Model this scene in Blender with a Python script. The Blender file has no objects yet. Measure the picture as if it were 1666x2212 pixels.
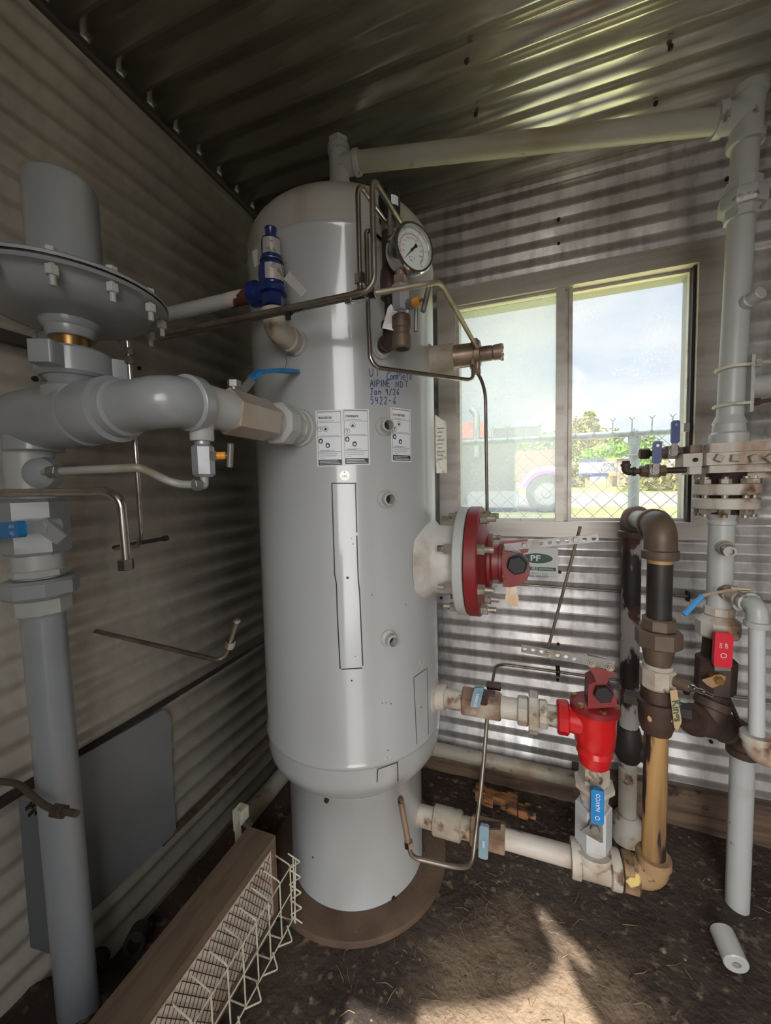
import bpy, math, random
from mathutils import Vector, Matrix, noise
random.seed(7)
S = bpy.context.scene
COL = S.collection
PI = math.pi

# ------------------------------------------------------------------ camera
YAW, PIT, ROL, FOC, HC = math.radians(20.0525), math.radians(3.6608), math.radians(1.3085), 841.05, 1.34
_cy, _sy, _cp, _sp = math.cos(YAW), math.sin(YAW), math.cos(PIT), math.sin(PIT)
_f = Vector((-_sy*_cp, _cy*_cp, -_sp)); _r = Vector((_cy, _sy, 0)); _d = _f.cross(_r)
_cr, _sr = math.cos(ROL), math.sin(ROL)
CR = _cr*_r + _sr*_d; CD = -_sr*_r + _cr*_d; CF = _f
EYE = Vector((0, 0, HC))
def ray(x, y): return CR*((x-833)/FOC) + CD*((y-1106)/FOC) + CF
def P(x, y, X=None, Y=None, Z=None):
    """measured point of the photograph on a known plane of the room"""
    r = ray(x, y)
    t = (X-EYE.x)/r.x if X is not None else (Y-EYE.y)/r.y if Y is not None else (Z-EYE.z)/r.z
    return EYE + t*r
VC = Vector((-.5945, 1.252, 0)); VR = .305
def VS(x, y, R=VR):
    r = ray(x, y); a = r.x**2+r.y**2; b = -2*(r.x*VC.x+r.y*VC.y); c = VC.x**2+VC.y**2-R*R
    t = (-b-math.sqrt(max(b*b-4*a*c, 0)))/2/a
    return EYE+t*r
def VA(deg, z, r=VR):
    a = math.radians(deg); return Vector((VC.x+r*math.cos(a), VC.y+r*math.sin(a), z))
def V3(*a): return Vector(a)
UX, UY, UZ = V3(1, 0, 0), V3(0, 1, 0), V3(0, 0, 1)

# ------------------------------------------------------------------ mesh builder
def basis(ax):
    ax = ax.normalized()
    h = UZ if abs(ax.z) < .9 else UX
    u = h.cross(ax).normalized(); w = ax.cross(u)
    return u, w, ax
class MB:
    def __init__(s): s.v = []; s.f = []
    def add(s, vs, fs):
        b = len(s.v); s.v += [Vector(p) for p in vs]; s.f += [tuple(b+i for i in f) for f in fs]; return s
    def lathe(s, o, ax, prof, n=32, rot=0.0, a0=0, a1=2*PI, cap=True):
        u, w, ax = basis(Vector(ax)); o = Vector(o); full = abs(a1-a0-2*PI) < 1e-6
        m = n if full else n+1
        vs = []; fs = []
        for t, r in prof:
            for i in range(m):
                an = rot+a0+(a1-a0)*i/n
                vs.append(o+ax*t+u*(r*math.cos(an))+w*(r*math.sin(an)))
        for k in range(len(prof)-1):
            for i in range(n):
                j = (i+1) % m
                fs.append((k*m+i, k*m+j, (k+1)*m+j, (k+1)*m+i))
        if cap and full:
            if prof[0][1] > 1e-6: fs.append(tuple(reversed(range(m))))
            if prof[-1][1] > 1e-6: fs.append(tuple((len(prof)-1)*m+i for i in range(m)))
        return s.add(vs, fs)
    def cyl(s, a, b, r, r2=None, n=24, bev=0.0):
        a = Vector(a); b = Vector(b); L = (b-a).length; r2 = r if r2 is None else r2
        pr = [(0, r), (L, r2)] if bev <= 0 else [(0, r-bev), (bev, r), (L-bev, r2), (L, r2-bev)]
        return s.lathe(a, b-a, pr, n)
    def hexn(s, a, b, r, n=6, rot=0.0, ch=.1):
        a = Vector(a); b = Vector(b); L = (b-a).length; c = r*ch
        return s.lathe(a, b-a, [(0, r-c), (min(c, L*.2), r), (L-min(c, L*.2), r), (L, r-c)], n, rot)
    def tube(s, pts, r, n=12, fil=.03, seg=8, cap=True):
        pts = [Vector(p) for p in pts]; path = [pts[0]]
        for i in range(1, len(pts)-1):
            p, c, q = pts[i-1], pts[i], pts[i+1]
            d1 = (p-c); d2 = (q-c); l = min(fil, d1.length*.48, d2.length*.48)
            d1.normalize(); d2.normalize()
            if l < 1e-5 or d1.dot(d2) < -.9995: path.append(c); continue
            A = c+d1*l; B = c+d2*l
            half = d1.angle(d2)/2; cen = c+(d1+d2).normalized()*(l/math.cos(half)); R = (A-cen).length
            va = A-cen; vb = B-cen; th = va.angle(vb)
            for k in range(seg+1):
                t = k/seg
                path.append(cen+(va*math.sin((1-t)*th)+vb*math.sin(t*th))/math.sin(th))
        path.append(pts[-1])
        cl = [path[0]]
        for p in path[1:]:
            if (p-cl[-1]).length > 1e-6: cl.append(p)
        path = cl
        d = (path[1]-path[0]).normalized(); u, w, _ = basis(d); vs = []; fs = []; m = len(path)
        for i, p in enumerate(path):
            t = ((path[i]-path[i-1]).normalized() if i > 0 else V3(0,0,0))+((path[i+1]-path[i]).normalized() if i < m-1 else V3(0,0,0))
            t.normalize()
            u = (u-t*u.dot(t)).normalized(); w = t.cross(u)
            k = 1.0
            if 0 < i < m-1:
                k = 1/max(.7, t.dot((path[i+1]-path[i]).normalized()))
            for j in range(n):
                an = 2*PI*j/n; vs.append(p+u*(r*math.cos(an))+w*(r*math.sin(an)))
        for i in range(m-1):
            for j in range(n):
                q = (j+1) % n; fs.append((i*n+j, i*n+q, (i+1)*n+q, (i+1)*n+j))
        if cap: fs.append(tuple(reversed(range(n)))); fs.append(tuple((m-1)*n+j for j in range(n)))
        return s.add(vs, fs)
    def prism(s, poly, vec):
        vec = Vector(vec); n = len(poly); a = [Vector(p)-vec*.5 for p in poly]; b = [p+vec for p in a]
        fs = [tuple(reversed(range(n))), tuple(range(n, 2*n))]+[(i, (i+1) % n, n+(i+1) % n, n+i) for i in range(n)]
        return s.add(a+b, fs)
    def box(s, lo, hi):
        x0, y0, z0 = lo; x1, y1, z1 = hi
        return s.add([(x0,y0,z0),(x1,y0,z0),(x1,y1,z0),(x0,y1,z0),(x0,y0,z1),(x1,y0,z1),(x1,y1,z1),(x0,y1,z1)],
                     [(3,2,1,0),(4,5,6,7),(0,1,5,4),(1,2,6,5),(2,3,7,6),(3,0,4,7)])
    def obox(s, c, ux, uy, uz, bev=0.0):
        """box about c with half-vectors ux, uy, uz"""
        c = Vector(c)
        if bev <= 0:
            vs = [c+ux*i+uy*j+uz*k for k in (-1,1) for i, j in ((-1,-1),(1,-1),(1,1),(-1,1))]
            return s.add(vs, [(3,2,1,0),(4,5,6,7),(0,1,5,4),(1,2,6,5),(2,3,7,6),(3,0,4,7)])
        ax, ay = ux.length, uy.length; poly = []
        for sx, sy in ((1,1),(-1,1),(-1,-1),(1,-1)):
            q = c+ux*(sx*(1-bev/ax))+uy*(sy*(1-bev/ay))
            for k in range(5):
                th = {(1,1):0,(-1,1):PI/2,(-1,-1):PI,(1,-1):1.5*PI}[(sx,sy)]+PI/2*k/4
                poly.append(q+ux.normalized()*(bev*math.cos(th))+uy.normalized()*(bev*math.sin(th)))
        return s.prism(poly, uz*2)
    def torus(s, c, ax, R, r, n=32, m=10):
        return s.lathe(c, ax, [(r*math.sin(2*PI*k/m), R+r*math.cos(2*PI*k/m)) for k in range(m+1)], n, cap=False)
    def ball(s, c, r, n=16, sc=(1,1,1)):
        c = Vector(c); pr = [(-r*math.cos(PI*k/10), max(r*math.sin(PI*k/10), 1e-7)) for k in range(11)]
        b = len(s.v); s.lathe((0,0,0), UZ, pr, n, cap=False)
        for i in range(b, len(s.v)): p = s.v[i]; s.v[i] = c+V3(p.x*sc[0], p.y*sc[1], p.z*sc[2])
        return s
    def elbow(s, a, c, b, r, band=1.16, fil=None, n=24, bl=.32):
        a, c, b = Vector(a), Vector(c), Vector(b)
        s.tube([a, c, b], r, n, fil or min((a-c).length, (b-c).length)*.72, 10)
        for e in (a, b):
            d = (c-e).normalized(); L = r*bl*2
            s.lathe(e, d, [(-.0012, r*band*.97), (L*.12, r*band), (L*.85, r*band), (L, r*1.0)], n)
        return s
    def tee(s, a, b, c, r, band=1.16, n=24):
        """run a-b, branch end c"""
        a, b, c = Vector(a), Vector(b), Vector(c)
        s.cyl(a, b, r, n=n); m = a+(b-a)*((c-a).dot(b-a)/(b-a).length_squared); s.cyl(m, c, r, n=n)
        for e, d in ((a, b-a), (b, a-b), (c, m-c)):
            L = r*.6; s.lathe(e, d, [(-.0012, r*band*.97), (L*.12, r*band), (L*.85, r*band), (L, r*1.0)], n)
        return s
    def out(s, name, mat, parent=None, loc=None, label=None, kind=None, sharp=35, smooth=True):
        off = V3(0,0,0)
        q = parent
        while q is not None: off += q.location; q = q.parent
        if parent is None and loc is not None: off = Vector(loc)
        me = bpy.data.meshes.new(name)
        me.from_pydata([tuple(p-off) for p in s.v], [], s.f); me.update()
        import bmesh
        bm = bmesh.new(); bm.from_mesh(me); bmesh.ops.recalc_face_normals(bm, faces=bm.faces[:]); bm.to_mesh(me); bm.free()
        if smooth:
            me.polygons.foreach_set('use_smooth', [True]*len(me.polygons)); me.set_sharp_from_angle(angle=math.radians(sharp))
        me.materials.append(mat)
        o = bpy.data.objects.new(name, me); COL.objects.link(o)
        if parent is not None: o.parent = parent
        elif loc is not None: o.location = loc
        if label: o['label'] = label
        if kind: o['kind'] = kind
        return o
def tag(o, label, cat, group=None, kind=None):
    o['label'] = label; o['category'] = cat
    if group: o['group'] = group
    if kind: o['kind'] = kind
    return o
def thing(name, label, cat, loc, group=None):
    o = bpy.data.objects.new(name, None); COL.objects.link(o); o.location = Vector(loc); o.empty_display_size = .05
    return tag(o, label, cat, group)
def copy_part(src, parent, delta):
    c = src.copy(); COL.objects.link(c); c.parent = parent; c.location = src.location+Vector(delta); return c

# ------------------------------------------------------------------ materials
MATS = {}
def sr(*c):
    return tuple(((v/255)/12.92 if v/255 <= .04045 else ((v/255+.055)/1.055)**2.4) for v in c)
def mat(name, col, rough=.5, metal=0.0, col2=None, scale=8.0, lo=.5, hi=.7, stretch=(1,1,1), detail=6, col3=None, lo3=.62, hi3=.68,
        scale3=30.0, bump=0.0, bscale=60.0, coat=0.0, rough2=None, spec=.5, stretch3=(1,1,1), tcoord='Object'):
    if name in MATS: return MATS[name]
    m = bpy.data.materials.new(name); m.use_nodes = True; nt = m.node_tree; N = nt.nodes; L = nt.links
    b = N['Principled BSDF']; b.inputs['Roughness'].default_value = rough; b.inputs['Metallic'].default_value = metal
    b.inputs['Base Color'].default_value = (*col, 1); b.inputs['Coat Weight'].default_value = coat; b.inputs['Coat Roughness'].default_value = .07; b.inputs['Specular IOR Level'].default_value = spec
    tc = N.new('ShaderNodeTexCoord')
    def noise_fac(sc, st, l, h, det=detail):
        mp = N.new('ShaderNodeMapping'); mp.inputs['Scale'].default_value = st; L.new(tc.outputs[tcoord], mp.inputs[0])
        no = N.new('ShaderNodeTexNoise'); no.inputs['Scale'].default_value = sc; no.inputs['Detail'].default_value = det
        L.new(mp.outputs[0], no.inputs['Vector'])
        mr = N.new('ShaderNodeMapRange'); mr.inputs[1].default_value = l; mr.inputs[2].default_value = h; L.new(no.outputs['Fac'], mr.inputs[0])
        return mr.outputs[0]
    cur = None
    if col2 is not None:
        f = noise_fac(scale, stretch, lo, hi)
        mx = N.new('ShaderNodeMix'); mx.data_type = 'RGBA'; mx.inputs[6].default_value = (*col, 1); mx.inputs[7].default_value = (*col2, 1)
        L.new(f, mx.inputs[0]); cur = mx.outputs[2]
        if rough2 is not None:
            mr = N.new('ShaderNodeMapRange'); mr.inputs[3].default_value = rough; mr.inputs[4].default_value = rough2
            L.new(f, mr.inputs[0]); L.new(mr.outputs[0], b.inputs['Roughness'])
    if col3 is not None:
        f = noise_fac(scale3, stretch3, lo3, hi3, 8)
        mx = N.new('ShaderNodeMix'); mx.data_type = 'RGBA'; mx.inputs[7].default_value = (*col3, 1)
        if cur is not None: L.new(cur, mx.inputs[6])
        else: mx.inputs[6].default_value = (*col, 1)
        L.new(f, mx.inputs[0]); cur = mx.outputs[2]
    if cur is not None: L.new(cur, b.inputs['Base Color'])
    if bump > 0:
        no = N.new('ShaderNodeTexNoise'); no.inputs['Scale'].default_value = bscale; no.inputs['Detail'].default_value = 4
        L.new(tc.outputs[tcoord], no.inputs['Vector'])
        bp = N.new('ShaderNodeBump'); bp.inputs['Strength'].default_value = bump; bp.inputs['Distance'].default_value = .01
        L.new(no.outputs['Fac'], bp.inputs['Height']); L.new(bp.outputs[0], b.inputs['Normal'])
    MATS[name] = m; return m
BRN = sr(92, 66, 48); RUST = sr(96, 62, 42)
M_vessel = mat('vessel_grey_paint', sr(170, 173, 175), .34, 0, sr(160, 161, 160), 3, .45, .75, (1,1,.4), 4, coat=.7, bump=.03, bscale=30)
M_dome = mat('dome_stained_paint', sr(170, 168, 162), .38, 0, sr(146, 126, 102), 9, .5, .72, (1,1,.16), 7, sr(108, 84, 62), .62, .76, 20, stretch3=(1,1,.12), bump=.05)
M_grey = mat('grey_pipe_paint', sr(172, 175, 174), .36, 0, sr(148, 142, 132), 6, .55, .85, col3=sr(116, 96, 76), lo3=.62, hi3=.7, scale3=30, coat=.1)
M_greyv = mat('grey_riser_paint', sr(176, 178, 176), .36, 0, sr(160, 156, 146), 6, .55, .85, (1,1,.4), col3=sr(120, 104, 86), lo3=.74, hi3=.8, scale3=55)
M_greyd = mat('grey_actuator_paint', sr(148, 152, 156), .36, 0, sr(134, 135, 136), 5, .5, .8, col3=sr(92, 76, 58), lo3=.7, hi3=.76, scale3=22, coat=.5)
M_cream = mat('dusty_grey_paint', sr(172, 166, 154), .5, 0, sr(140, 122, 100), 8, .46, .7, col3=sr(104, 80, 58), lo3=.6, hi3=.7, scale3=22)
M_white = mat('weathered_white_paint', sr(186, 180, 170), .5, 0, sr(152, 136, 116), 9, .46, .68, col3=sr(92, 66, 48), lo3=.58, hi3=.66, scale3=20)
M_flange = mat('rusty_white_flange', sr(186, 180, 170), .5, 0, sr(146, 112, 84), 14, .48, .68, (1,1,.4), col3=sr(84, 54, 36), lo3=.57, hi3=.68, scale3=16)
M_brown = mat('brown_forged_steel', sr(104, 88, 76), .5, .25, sr(84, 68, 56), 12, .45, .7, col3=sr(56, 44, 36), lo3=.66, hi3=.74, scale3=40)
M_dbrown = mat('dark_rusty_steel', sr(74, 56, 48), .6, .15, sr(52, 38, 34), 14, .45, .65, col3=sr(112, 92, 72), lo3=.72, hi3=.78, scale3=30, bump=.2)
M_black = mat('black_iron_pipe', sr(58, 52, 48), .5, .2, sr(40, 36, 34), 10, .45, .65, (1,1,.4), col3=sr(110, 84, 60), lo3=.68, hi3=.72, scale3=24, stretch3=(1,1,.25))
M_spot = mat('peeling_painted_pipe', sr(178, 174, 172), .55, 0, sr(44, 38, 38), 9, .51, .54, (1,1,.4), col3=sr(84, 48, 40), lo3=.56, hi3=.59, scale3=14, bump=.25, bscale=40)
M_yell = mat('worn_yellow_coating', sr(170, 134, 84), .6, 0, sr(112, 82, 54), 14, .42, .62, (1,1,.1), col3=sr(36, 30, 26), lo3=.53, hi3=.58, scale3=30, stretch3=(1,1,.14), bump=.2)
M_yelb = mat('muddy_tan_fitting', sr(150, 122, 88), .7, 0, sr(104, 78, 52), 14, .45, .65, col3=sr(60, 44, 32), lo3=.64, hi3=.7, scale3=30, bump=.3)
M_red = mat('glossy_red_paint', sr(196, 26, 30), .3, 0, sr(150, 24, 28), 8, .5, .75, coat=.3)
M_redd = mat('dusty_dark_red_paint', sr(126, 30, 36), .42, 0, sr(112, 62, 58), 7, .5, .72, col3=sr(80, 52, 46), lo3=.68, hi3=.76, scale3=30)
M_blue = mat('navy_blue_enamel', sr(22, 40, 98), .28, 0, sr(16, 28, 70), 9, .5, .7, coat=.3, bump=.1)
M_vinyl = mat('bright_blue_vinyl', sr(26, 122, 186), .35, 0, sr(20, 104, 166), 12, .5, .7)
M_vinylg = mat('faded_blue_vinyl', sr(120, 146, 158), .55, 0, sr(92, 128, 150), 18, .5, .65)
M_vinyld = mat('dark_blue_vinyl', sr(30, 52, 116), .35)
M_vred = mat('red_vinyl', sr(206, 40, 56), .35)
M_steel = mat('stainless_tube', sr(178, 172, 166), .26, 1.0, sr(140, 128, 116), 18, .5, .75)
M_steelw = mat('weathered_tube', sr(140, 132, 122), .42, .85, sr(110, 98, 86), 16, .45, .7)
M_chrome = mat('bright_steel', sr(196, 196, 196), .16, 1.0)
M_zinc = mat('zinc_plated_steel', sr(136, 135, 132), .42, .6, sr(116, 110, 102), 22, .5, .7)
M_nut = mat('dirty_bolt_steel', sr(160, 152, 140), .45, .5, sr(108, 88, 68), 40, .5, .65)
M_brass = mat('brass_fitting', sr(190, 150, 90), .32, .9, sr(130, 96, 58), 20, .5, .7)
M_bronze = mat('bronze_pilot_body', sr(150, 130, 114), .38, .45, sr(112, 92, 78), 16, .5, .7)
M_blk = mat('black_rubber', sr(22, 22, 24), .55)
M_orange = mat('orange_packing_nut', sr(226, 148, 42), .45)
M_paper = mat('white_label_film', sr(222, 226, 232), .45)
M_ink = mat('black_print', sr(48, 50, 54), .5)
M_inkg = mat('grey_print', sr(140, 144, 150), .5)
M_inko = mat('orange_print', sr(190, 110, 70), .5)
M_mark = mat('black_marker', sr(36, 38, 40), .4)
M_bmark = mat('blue_marker', sr(38, 66, 130), .45)
M_tagw = mat('stamped_aluminium_tag', sr(206, 202, 198), .4, .4)
M_wood = mat('weathered_timber', sr(104, 86, 68), .8, 0, sr(70, 54, 44), 5, .4, .65, (.6,8,8), col3=sr(46, 36, 30), lo3=.64, hi3=.7, scale3=12, bump=.4)
M_rot = mat('rotten_timber', sr(150, 104, 62), .85, 0, sr(80, 52, 34), 9, .45, .6, (1,5,5), col3=sr(40, 26, 20), lo3=.58, hi3=.66, scale3=14, bump=.8, bscale=30)
M_alu = mat('aluminium_frame', sr(188, 182, 176), .45, .35, sr(164, 154, 146), 6, .45, .7, (.4,4,4), col3=sr(104, 92, 84), lo3=.7, hi3=.8, scale3=30)
M_gasket = mat('black_glazing_seal', sr(44, 38, 44), .6)
M_tape = mat('yellowed_tape', sr(206, 176, 142), .4, 0, sr(226, 218, 208), 14, .45, .6)
M_hbrown = mat('heater_brown_case', sr(120, 102, 86), .6, .15, sr(84, 64, 50), 6, .45, .7, (4,.6,4), col3=sr(124, 110, 96), lo3=.66, hi3=.8, scale3=9)
M_hpad = mat('heater_white_pad', sr(226, 212, 196), .9, 0, sr(186, 160, 140), 9, .5, .7)
M_hmesh = mat('heater_black_mesh', sr(58, 50, 44), .6, .3)
M_wire = mat('white_wire', sr(206, 204, 188), .5, 0, sr(160, 150, 128), 30, .55, .7)
M_panel = mat('grey_panel_sheet', sr(140, 142, 146), .42, .2, sr(126, 127, 130), 3, .45, .7)
M_dark = mat('dark_rust_hole', sr(44, 28, 22), .8)
M_screw = mat('dark_screw_head', sr(50, 40, 36), .6, .3)

# galvanised corrugated sheet with dull streaks and spangle
def galv(name, tint, axis, dark=.55, rough=.36, metal=.6, stain=.6):
    m = bpy.data.materials.new(name); m.use_nodes = True; nt = m.node_tree; N = nt.nodes; L = nt.links; b = N['Principled BSDF']
    tc = N.new('ShaderNodeTexCoord')
    def nz(sc, st, l, h, det=5):
        mp = N.new('ShaderNodeMapping'); mp.inputs['Scale'].default_value = st; L.new(tc.outputs['Object'], mp.inputs[0])
        no = N.new('ShaderNodeTexNoise'); no.inputs['Scale'].default_value = sc; no.inputs['Detail'].default_value = det; L.new(mp.outputs[0], no.inputs['Vector'])
        mr = N.new('ShaderNodeMapRange'); mr.inputs[1].default_value = l; mr.inputs[2].default_value = h; L.new(no.outputs['Fac'], mr.inputs[0]); return mr.outputs[0]
    st = (1, 1, .09) if axis == 'v' else (.15, 1, 1)
    mx = N.new('ShaderNodeMix'); mx.data_type = 'RGBA'; mx.inputs[6].default_value = (*tint, 1); mx.inputs[7].default_value = (*[c*dark for c in tint], 1)
    L.new(nz(26, st, .42, .72, 8), mx.inputs[0])
    m2 = N.new('ShaderNodeMix'); m2.data_type = 'RGBA'; L.new(mx.outputs[2], m2.inputs[6]); m2.inputs[7].default_value = (*sr(120, 108, 96), 1)
    ml = N.new('ShaderNodeMath'); ml.operation = 'MULTIPLY'; ml.inputs[1].default_value = stain; L.new(nz(2.2, (1,1,1), .5, .72), ml.inputs[0]); L.new(ml.outputs[0], m2.inputs[0])
    L.new(m2.outputs[2], b.inputs['Base Color']); b.inputs['Metallic'].default_value = metal
    mr = N.new('ShaderNodeMapRange'); mr.inputs[3].default_value = rough; mr.inputs[4].default_value = rough+(.22 if axis == 'v' else .05)
    L.new(nz(7, (1,1,1), .4, .7), mr.inputs[0]); L.new(mr.outputs[0], b.inputs['Roughness'])
    no = N.new('ShaderNodeTexNoise'); no.inputs['Scale'].default_value = 90; L.new(tc.outputs['Object'], no.inputs['Vector'])
    bp = N.new('ShaderNodeBump'); bp.inputs['Strength'].default_value = .05; bp.inputs['Distance'].default_value = .001
    L.new(no.outputs['Fac'], bp.inputs['Height']); L.new(bp.outputs[0], b.inputs['Normal'])
    return m
G_win = galv('galvanised_sheet_window_wall', sr(200, 198, 198), 'v', .5, .34, metal=.6)
G_left = galv('galvanised_sheet_left_wall', sr(216, 211, 198), 'v', .84, .38, metal=.4, stain=.4)
G_ceil = galv('galvanised_sheet_ceiling', sr(226, 222, 208), 'h', .85, .2, metal=.85, stain=.1)

# ------------------------------------------------------------------ text and strokes
def text_mesh(body, size, align='LEFT', bold=0.0, sx=1.0):
    cu = bpy.data.curves.new('t', 'FONT'); cu.body = body; cu.size = size; cu.align_x = align; cu.offset = bold; cu.resolution_u = 2
    ob = bpy.data.objects.new('t', cu); COL.objects.link(ob); bpy.context.view_layer.update()
    me = bpy.data.meshes.new_from_object(ob.evaluated_get(bpy.context.evaluated_depsgraph_get()))
    vs = [(v.co.x*sx, v.co.y) for v in me.vertices]; fs = [tuple(p.vertices) for p in me.polygons]
    bpy.data.objects.remove(ob); bpy.data.curves.remove(cu); bpy.data.meshes.remove(me)
    return vs, fs
def add_text(mb, body, size, fn, u=0, v=0, align='LEFT', bold=0.0, sx=1.0):
    vs, fs = text_mesh(body, size, align, bold, sx); mb.add([fn(u+a, v+b) for a, b in vs], fs); return mb
def plane_fn(o, ux, uy):
    o = Vector(o); ux = Vector(ux).normalized(); uy = Vector(uy).normalized()
    return lambda u, v: o+ux*u+uy*v
def vessel_fn(deg, z, r):
    a0 = math.radians(deg)
    def fn(u, v):
        a = a0+u/VR; return V3(VC.x+r*math.cos(a), VC.y+r*math.sin(a), z+v)
    return fn
def quad_grid(mb, fn, u0, v0, u1, v1, n=6, th=None):
    vs = []
    for i in range(n+1):
        u = u0+(u1-u0)*i/n; vs += [fn(u, v0), fn(u, v1)]
    return mb.add(vs, [(2*i, 2*i+2, 2*i+3, 2*i+1) for i in range(n)])
def ring2d(mb, fn, u, v, ro, ri, n=20):
    vs = []
    for i in range(n):
        a = 2*PI*i/n; vs += [fn(u+ro*math.cos(a), v+ro*math.sin(a)), fn(u+ri*math.cos(a), v+ri*math.sin(a))]
    return mb.add(vs, [(2*i, 2*((i+1) % n), 2*((i+1) % n)+1, 2*i+1) for i in range(n)])
def disc2d(mb, fn, u, v, r, n=20, sy=1.0):
    return mb.add([fn(u+r*math.cos(2*PI*i/n), v+sy*r*math.sin(2*PI*i/n)) for i in range(n)], [tuple(range(n))])
def poly2d(mb, fn, pts): return mb.add([fn(*p) for p in pts], [tuple(range(len(pts)))])
def stroke(mb, pts, w, out, n=1):
    """flat ribbon along 3-D points; out(p) gives the surface normal"""
    pts = [Vector(p) for p in pts]; vs = []
    for i, p in enumerate(pts):
        d = (pts[min(i+1, len(pts)-1)]-pts[max(i-1, 0)]).normalized(); s = d.cross(out(p)).normalized()*w*.5
        vs += [p-s, p+s]
    return mb.add(vs, [(2*i, 2*i+1, 2*i+3, 2*i+2) for i in range(len(pts)-1)])
def vnorm(p): return V3(p.x-VC.x, p.y-VC.y, 0).normalized()

# ================================================================== the setting
XL, YW, ZC, XR, YB = -1.12, 1.76, 2.54, 1.5, -.75
PITCH, AMP = .0678, .0066
def corr(t, PITCH=PITCH):
    """shallow folded corrugation with soft creases, -1..1"""
    return math.asin(.992*math.sin(2*PI*t/PITCH))/1.444
def samples(a, b, ph=0, pitch=PITCH):
    out = [a]; k = math.ceil((a+ph)/pitch*4)
    while k*pitch/4-ph < b:
        c = k*pitch/4-ph
        out += [c-pitch*.045, c+pitch*.045] if k % 2 else [c]
        k += 1
    return [t for t in sorted(out) if a <= t <= b]+[b]
def struct(mb, name, m, **k):
    o = mb.out(name, m, **k); o['kind'] = 'structure'; return o
# window wall, ribs run along X
WX0, WX1, WZ0, WZ1 = -.315, .605, 1.165, 2.135
mb = MB(); zs = samples(-.06, ZC+.02); xs = [XL-.02, WX0, WX1, XR]
vs = [(x, YW+AMP*corr(z), z) for z in zs for x in xs]
fs = []
for i in range(len(zs)-1):
    for j in range(3):
        if j == 1 and WZ0 < (zs[i]+zs[i+1])/2 < WZ1: continue
        fs.append((i*4+j, i*4+j+1, (i+1)*4+j+1, (i+1)*4+j))
mb.add(vs, fs); wall_b = struct(mb, 'wall_back', G_win, sharp=9)
# left wall, ribs run along Y
mb = MB(); zs = samples(-.06, ZC+.02, .02); ys = [YB-.02, YW+.02]
mb.add([(XL-.0105*corr(z+.02), y, z) for z in zs for y in ys], [(i*2, i*2+1, i*2+3, i*2+2) for i in range(len(zs)-1)])
wall_l = struct(mb, 'wall_left', G_left, sharp=9)
# ceiling, ribs run along X
mb = MB(); CP = .096; ys = samples(YB-.02, YW+.02, .01, CP); xs = [XL-.02, XR+.02]
mb.add([(x, y, ZC+.0095*corr(y+.01, CP)) for y in ys for x in xs], [(i*2, i*2+1, i*2+3, i*2+2) for i in range(len(ys)-1)])
ceil = struct(mb, 'ceiling', G_ceil, sharp=9)
mb = MB(); zs = samples(-.05, ZC+.02); ys = [YB-.02, YW+.02]
mb.add([(XR+AMP*corr(z), y, z) for z in zs for y in ys], [(i*2, i*2+1, i*2+3, i*2+2) for i in range(len(zs)-1)])
struct(mb, 'wall_right', G_win, sharp=60)
for o in (wall_b, wall_l, ceil):
    sm = o.modifiers.new('sheet', 'SOLIDIFY'); sm.thickness = .0012; sm.offset = 0
# rear wall with invented doorway for daylight, top cut to cast sun patch
SUN_DX, SUN_TAN = -.2, 1.25
def back_map(x, y):
    q = P(x, y, Z=0); dY = q.y-YB; return (q.x-SUN_DX*dY, dY*SUN_TAN)
patch = [(907,2179),(980,2181),(1048,2174),(1096,2166),(1131,2154),(1156,2142),(1176,2127),(1190,2108),(1198,2090),(1203,2067),(1196,2045),(1179,2012),(1157,1956),
         (1180,1972),(1214,2010),(1253,2050),(1292,2106),(1278,2099),(1240,2072),(1222,2054),(1226,2086),(1253,2144),(1292,2206)]
top = [back_map(*p) for p in patch]
DX0, DX1, DZ1 = -.12, .78, 1.98
hole = [(DX0, -.02), (DX0, DZ1), (top[0][0]-.004, DZ1)]+top+[(top[-1][0]+.004, DZ1), (DX1, DZ1), (DX1, -.02)]
cu = bpy.data.curves.new('rear', 'CURVE'); cu.dimensions = '2D'; cu.fill_mode = 'BOTH'
for poly in ([(XL-.02, -.06), (XR+.02, -.06), (XR+.02, ZC+.03), (XL-.02, ZC+.03)], hole):
    sp = cu.splines.new('POLY'); sp.points.add(len(poly)-1); sp.use_cyclic_u = True
    for p, q in zip(sp.points, poly): p.co = (q[0], q[1], 0, 1)
ob = bpy.data.objects.new('rear', cu); COL.objects.link(ob); bpy.context.view_layer.update()
me = bpy.data.meshes.new_from_object(ob.evaluated_get(bpy.context.evaluated_depsgraph_get()))
mb = MB(); mb.add([(v.co.x, YB, v.co.y) for v in me.vertices], [tuple(p.vertices) for p in me.polygons])
bpy.data.objects.remove(ob); struct(mb, 'wall_rear', G_win, smooth=False)

mb = MB(); mb.box((DX0-.045, YB+.01, .0), (DX0-.01, YB+.5, 1.15))   # low unseen leaf, added to keep light off the lower left
for z in (.12, 1.0): mb.box((DX0-.055, YB+.02, z-.04), (DX0-.045, YB+.48, z+.04))
struct(mb, 'light_blocker', M_panel, smooth=False)
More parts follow.
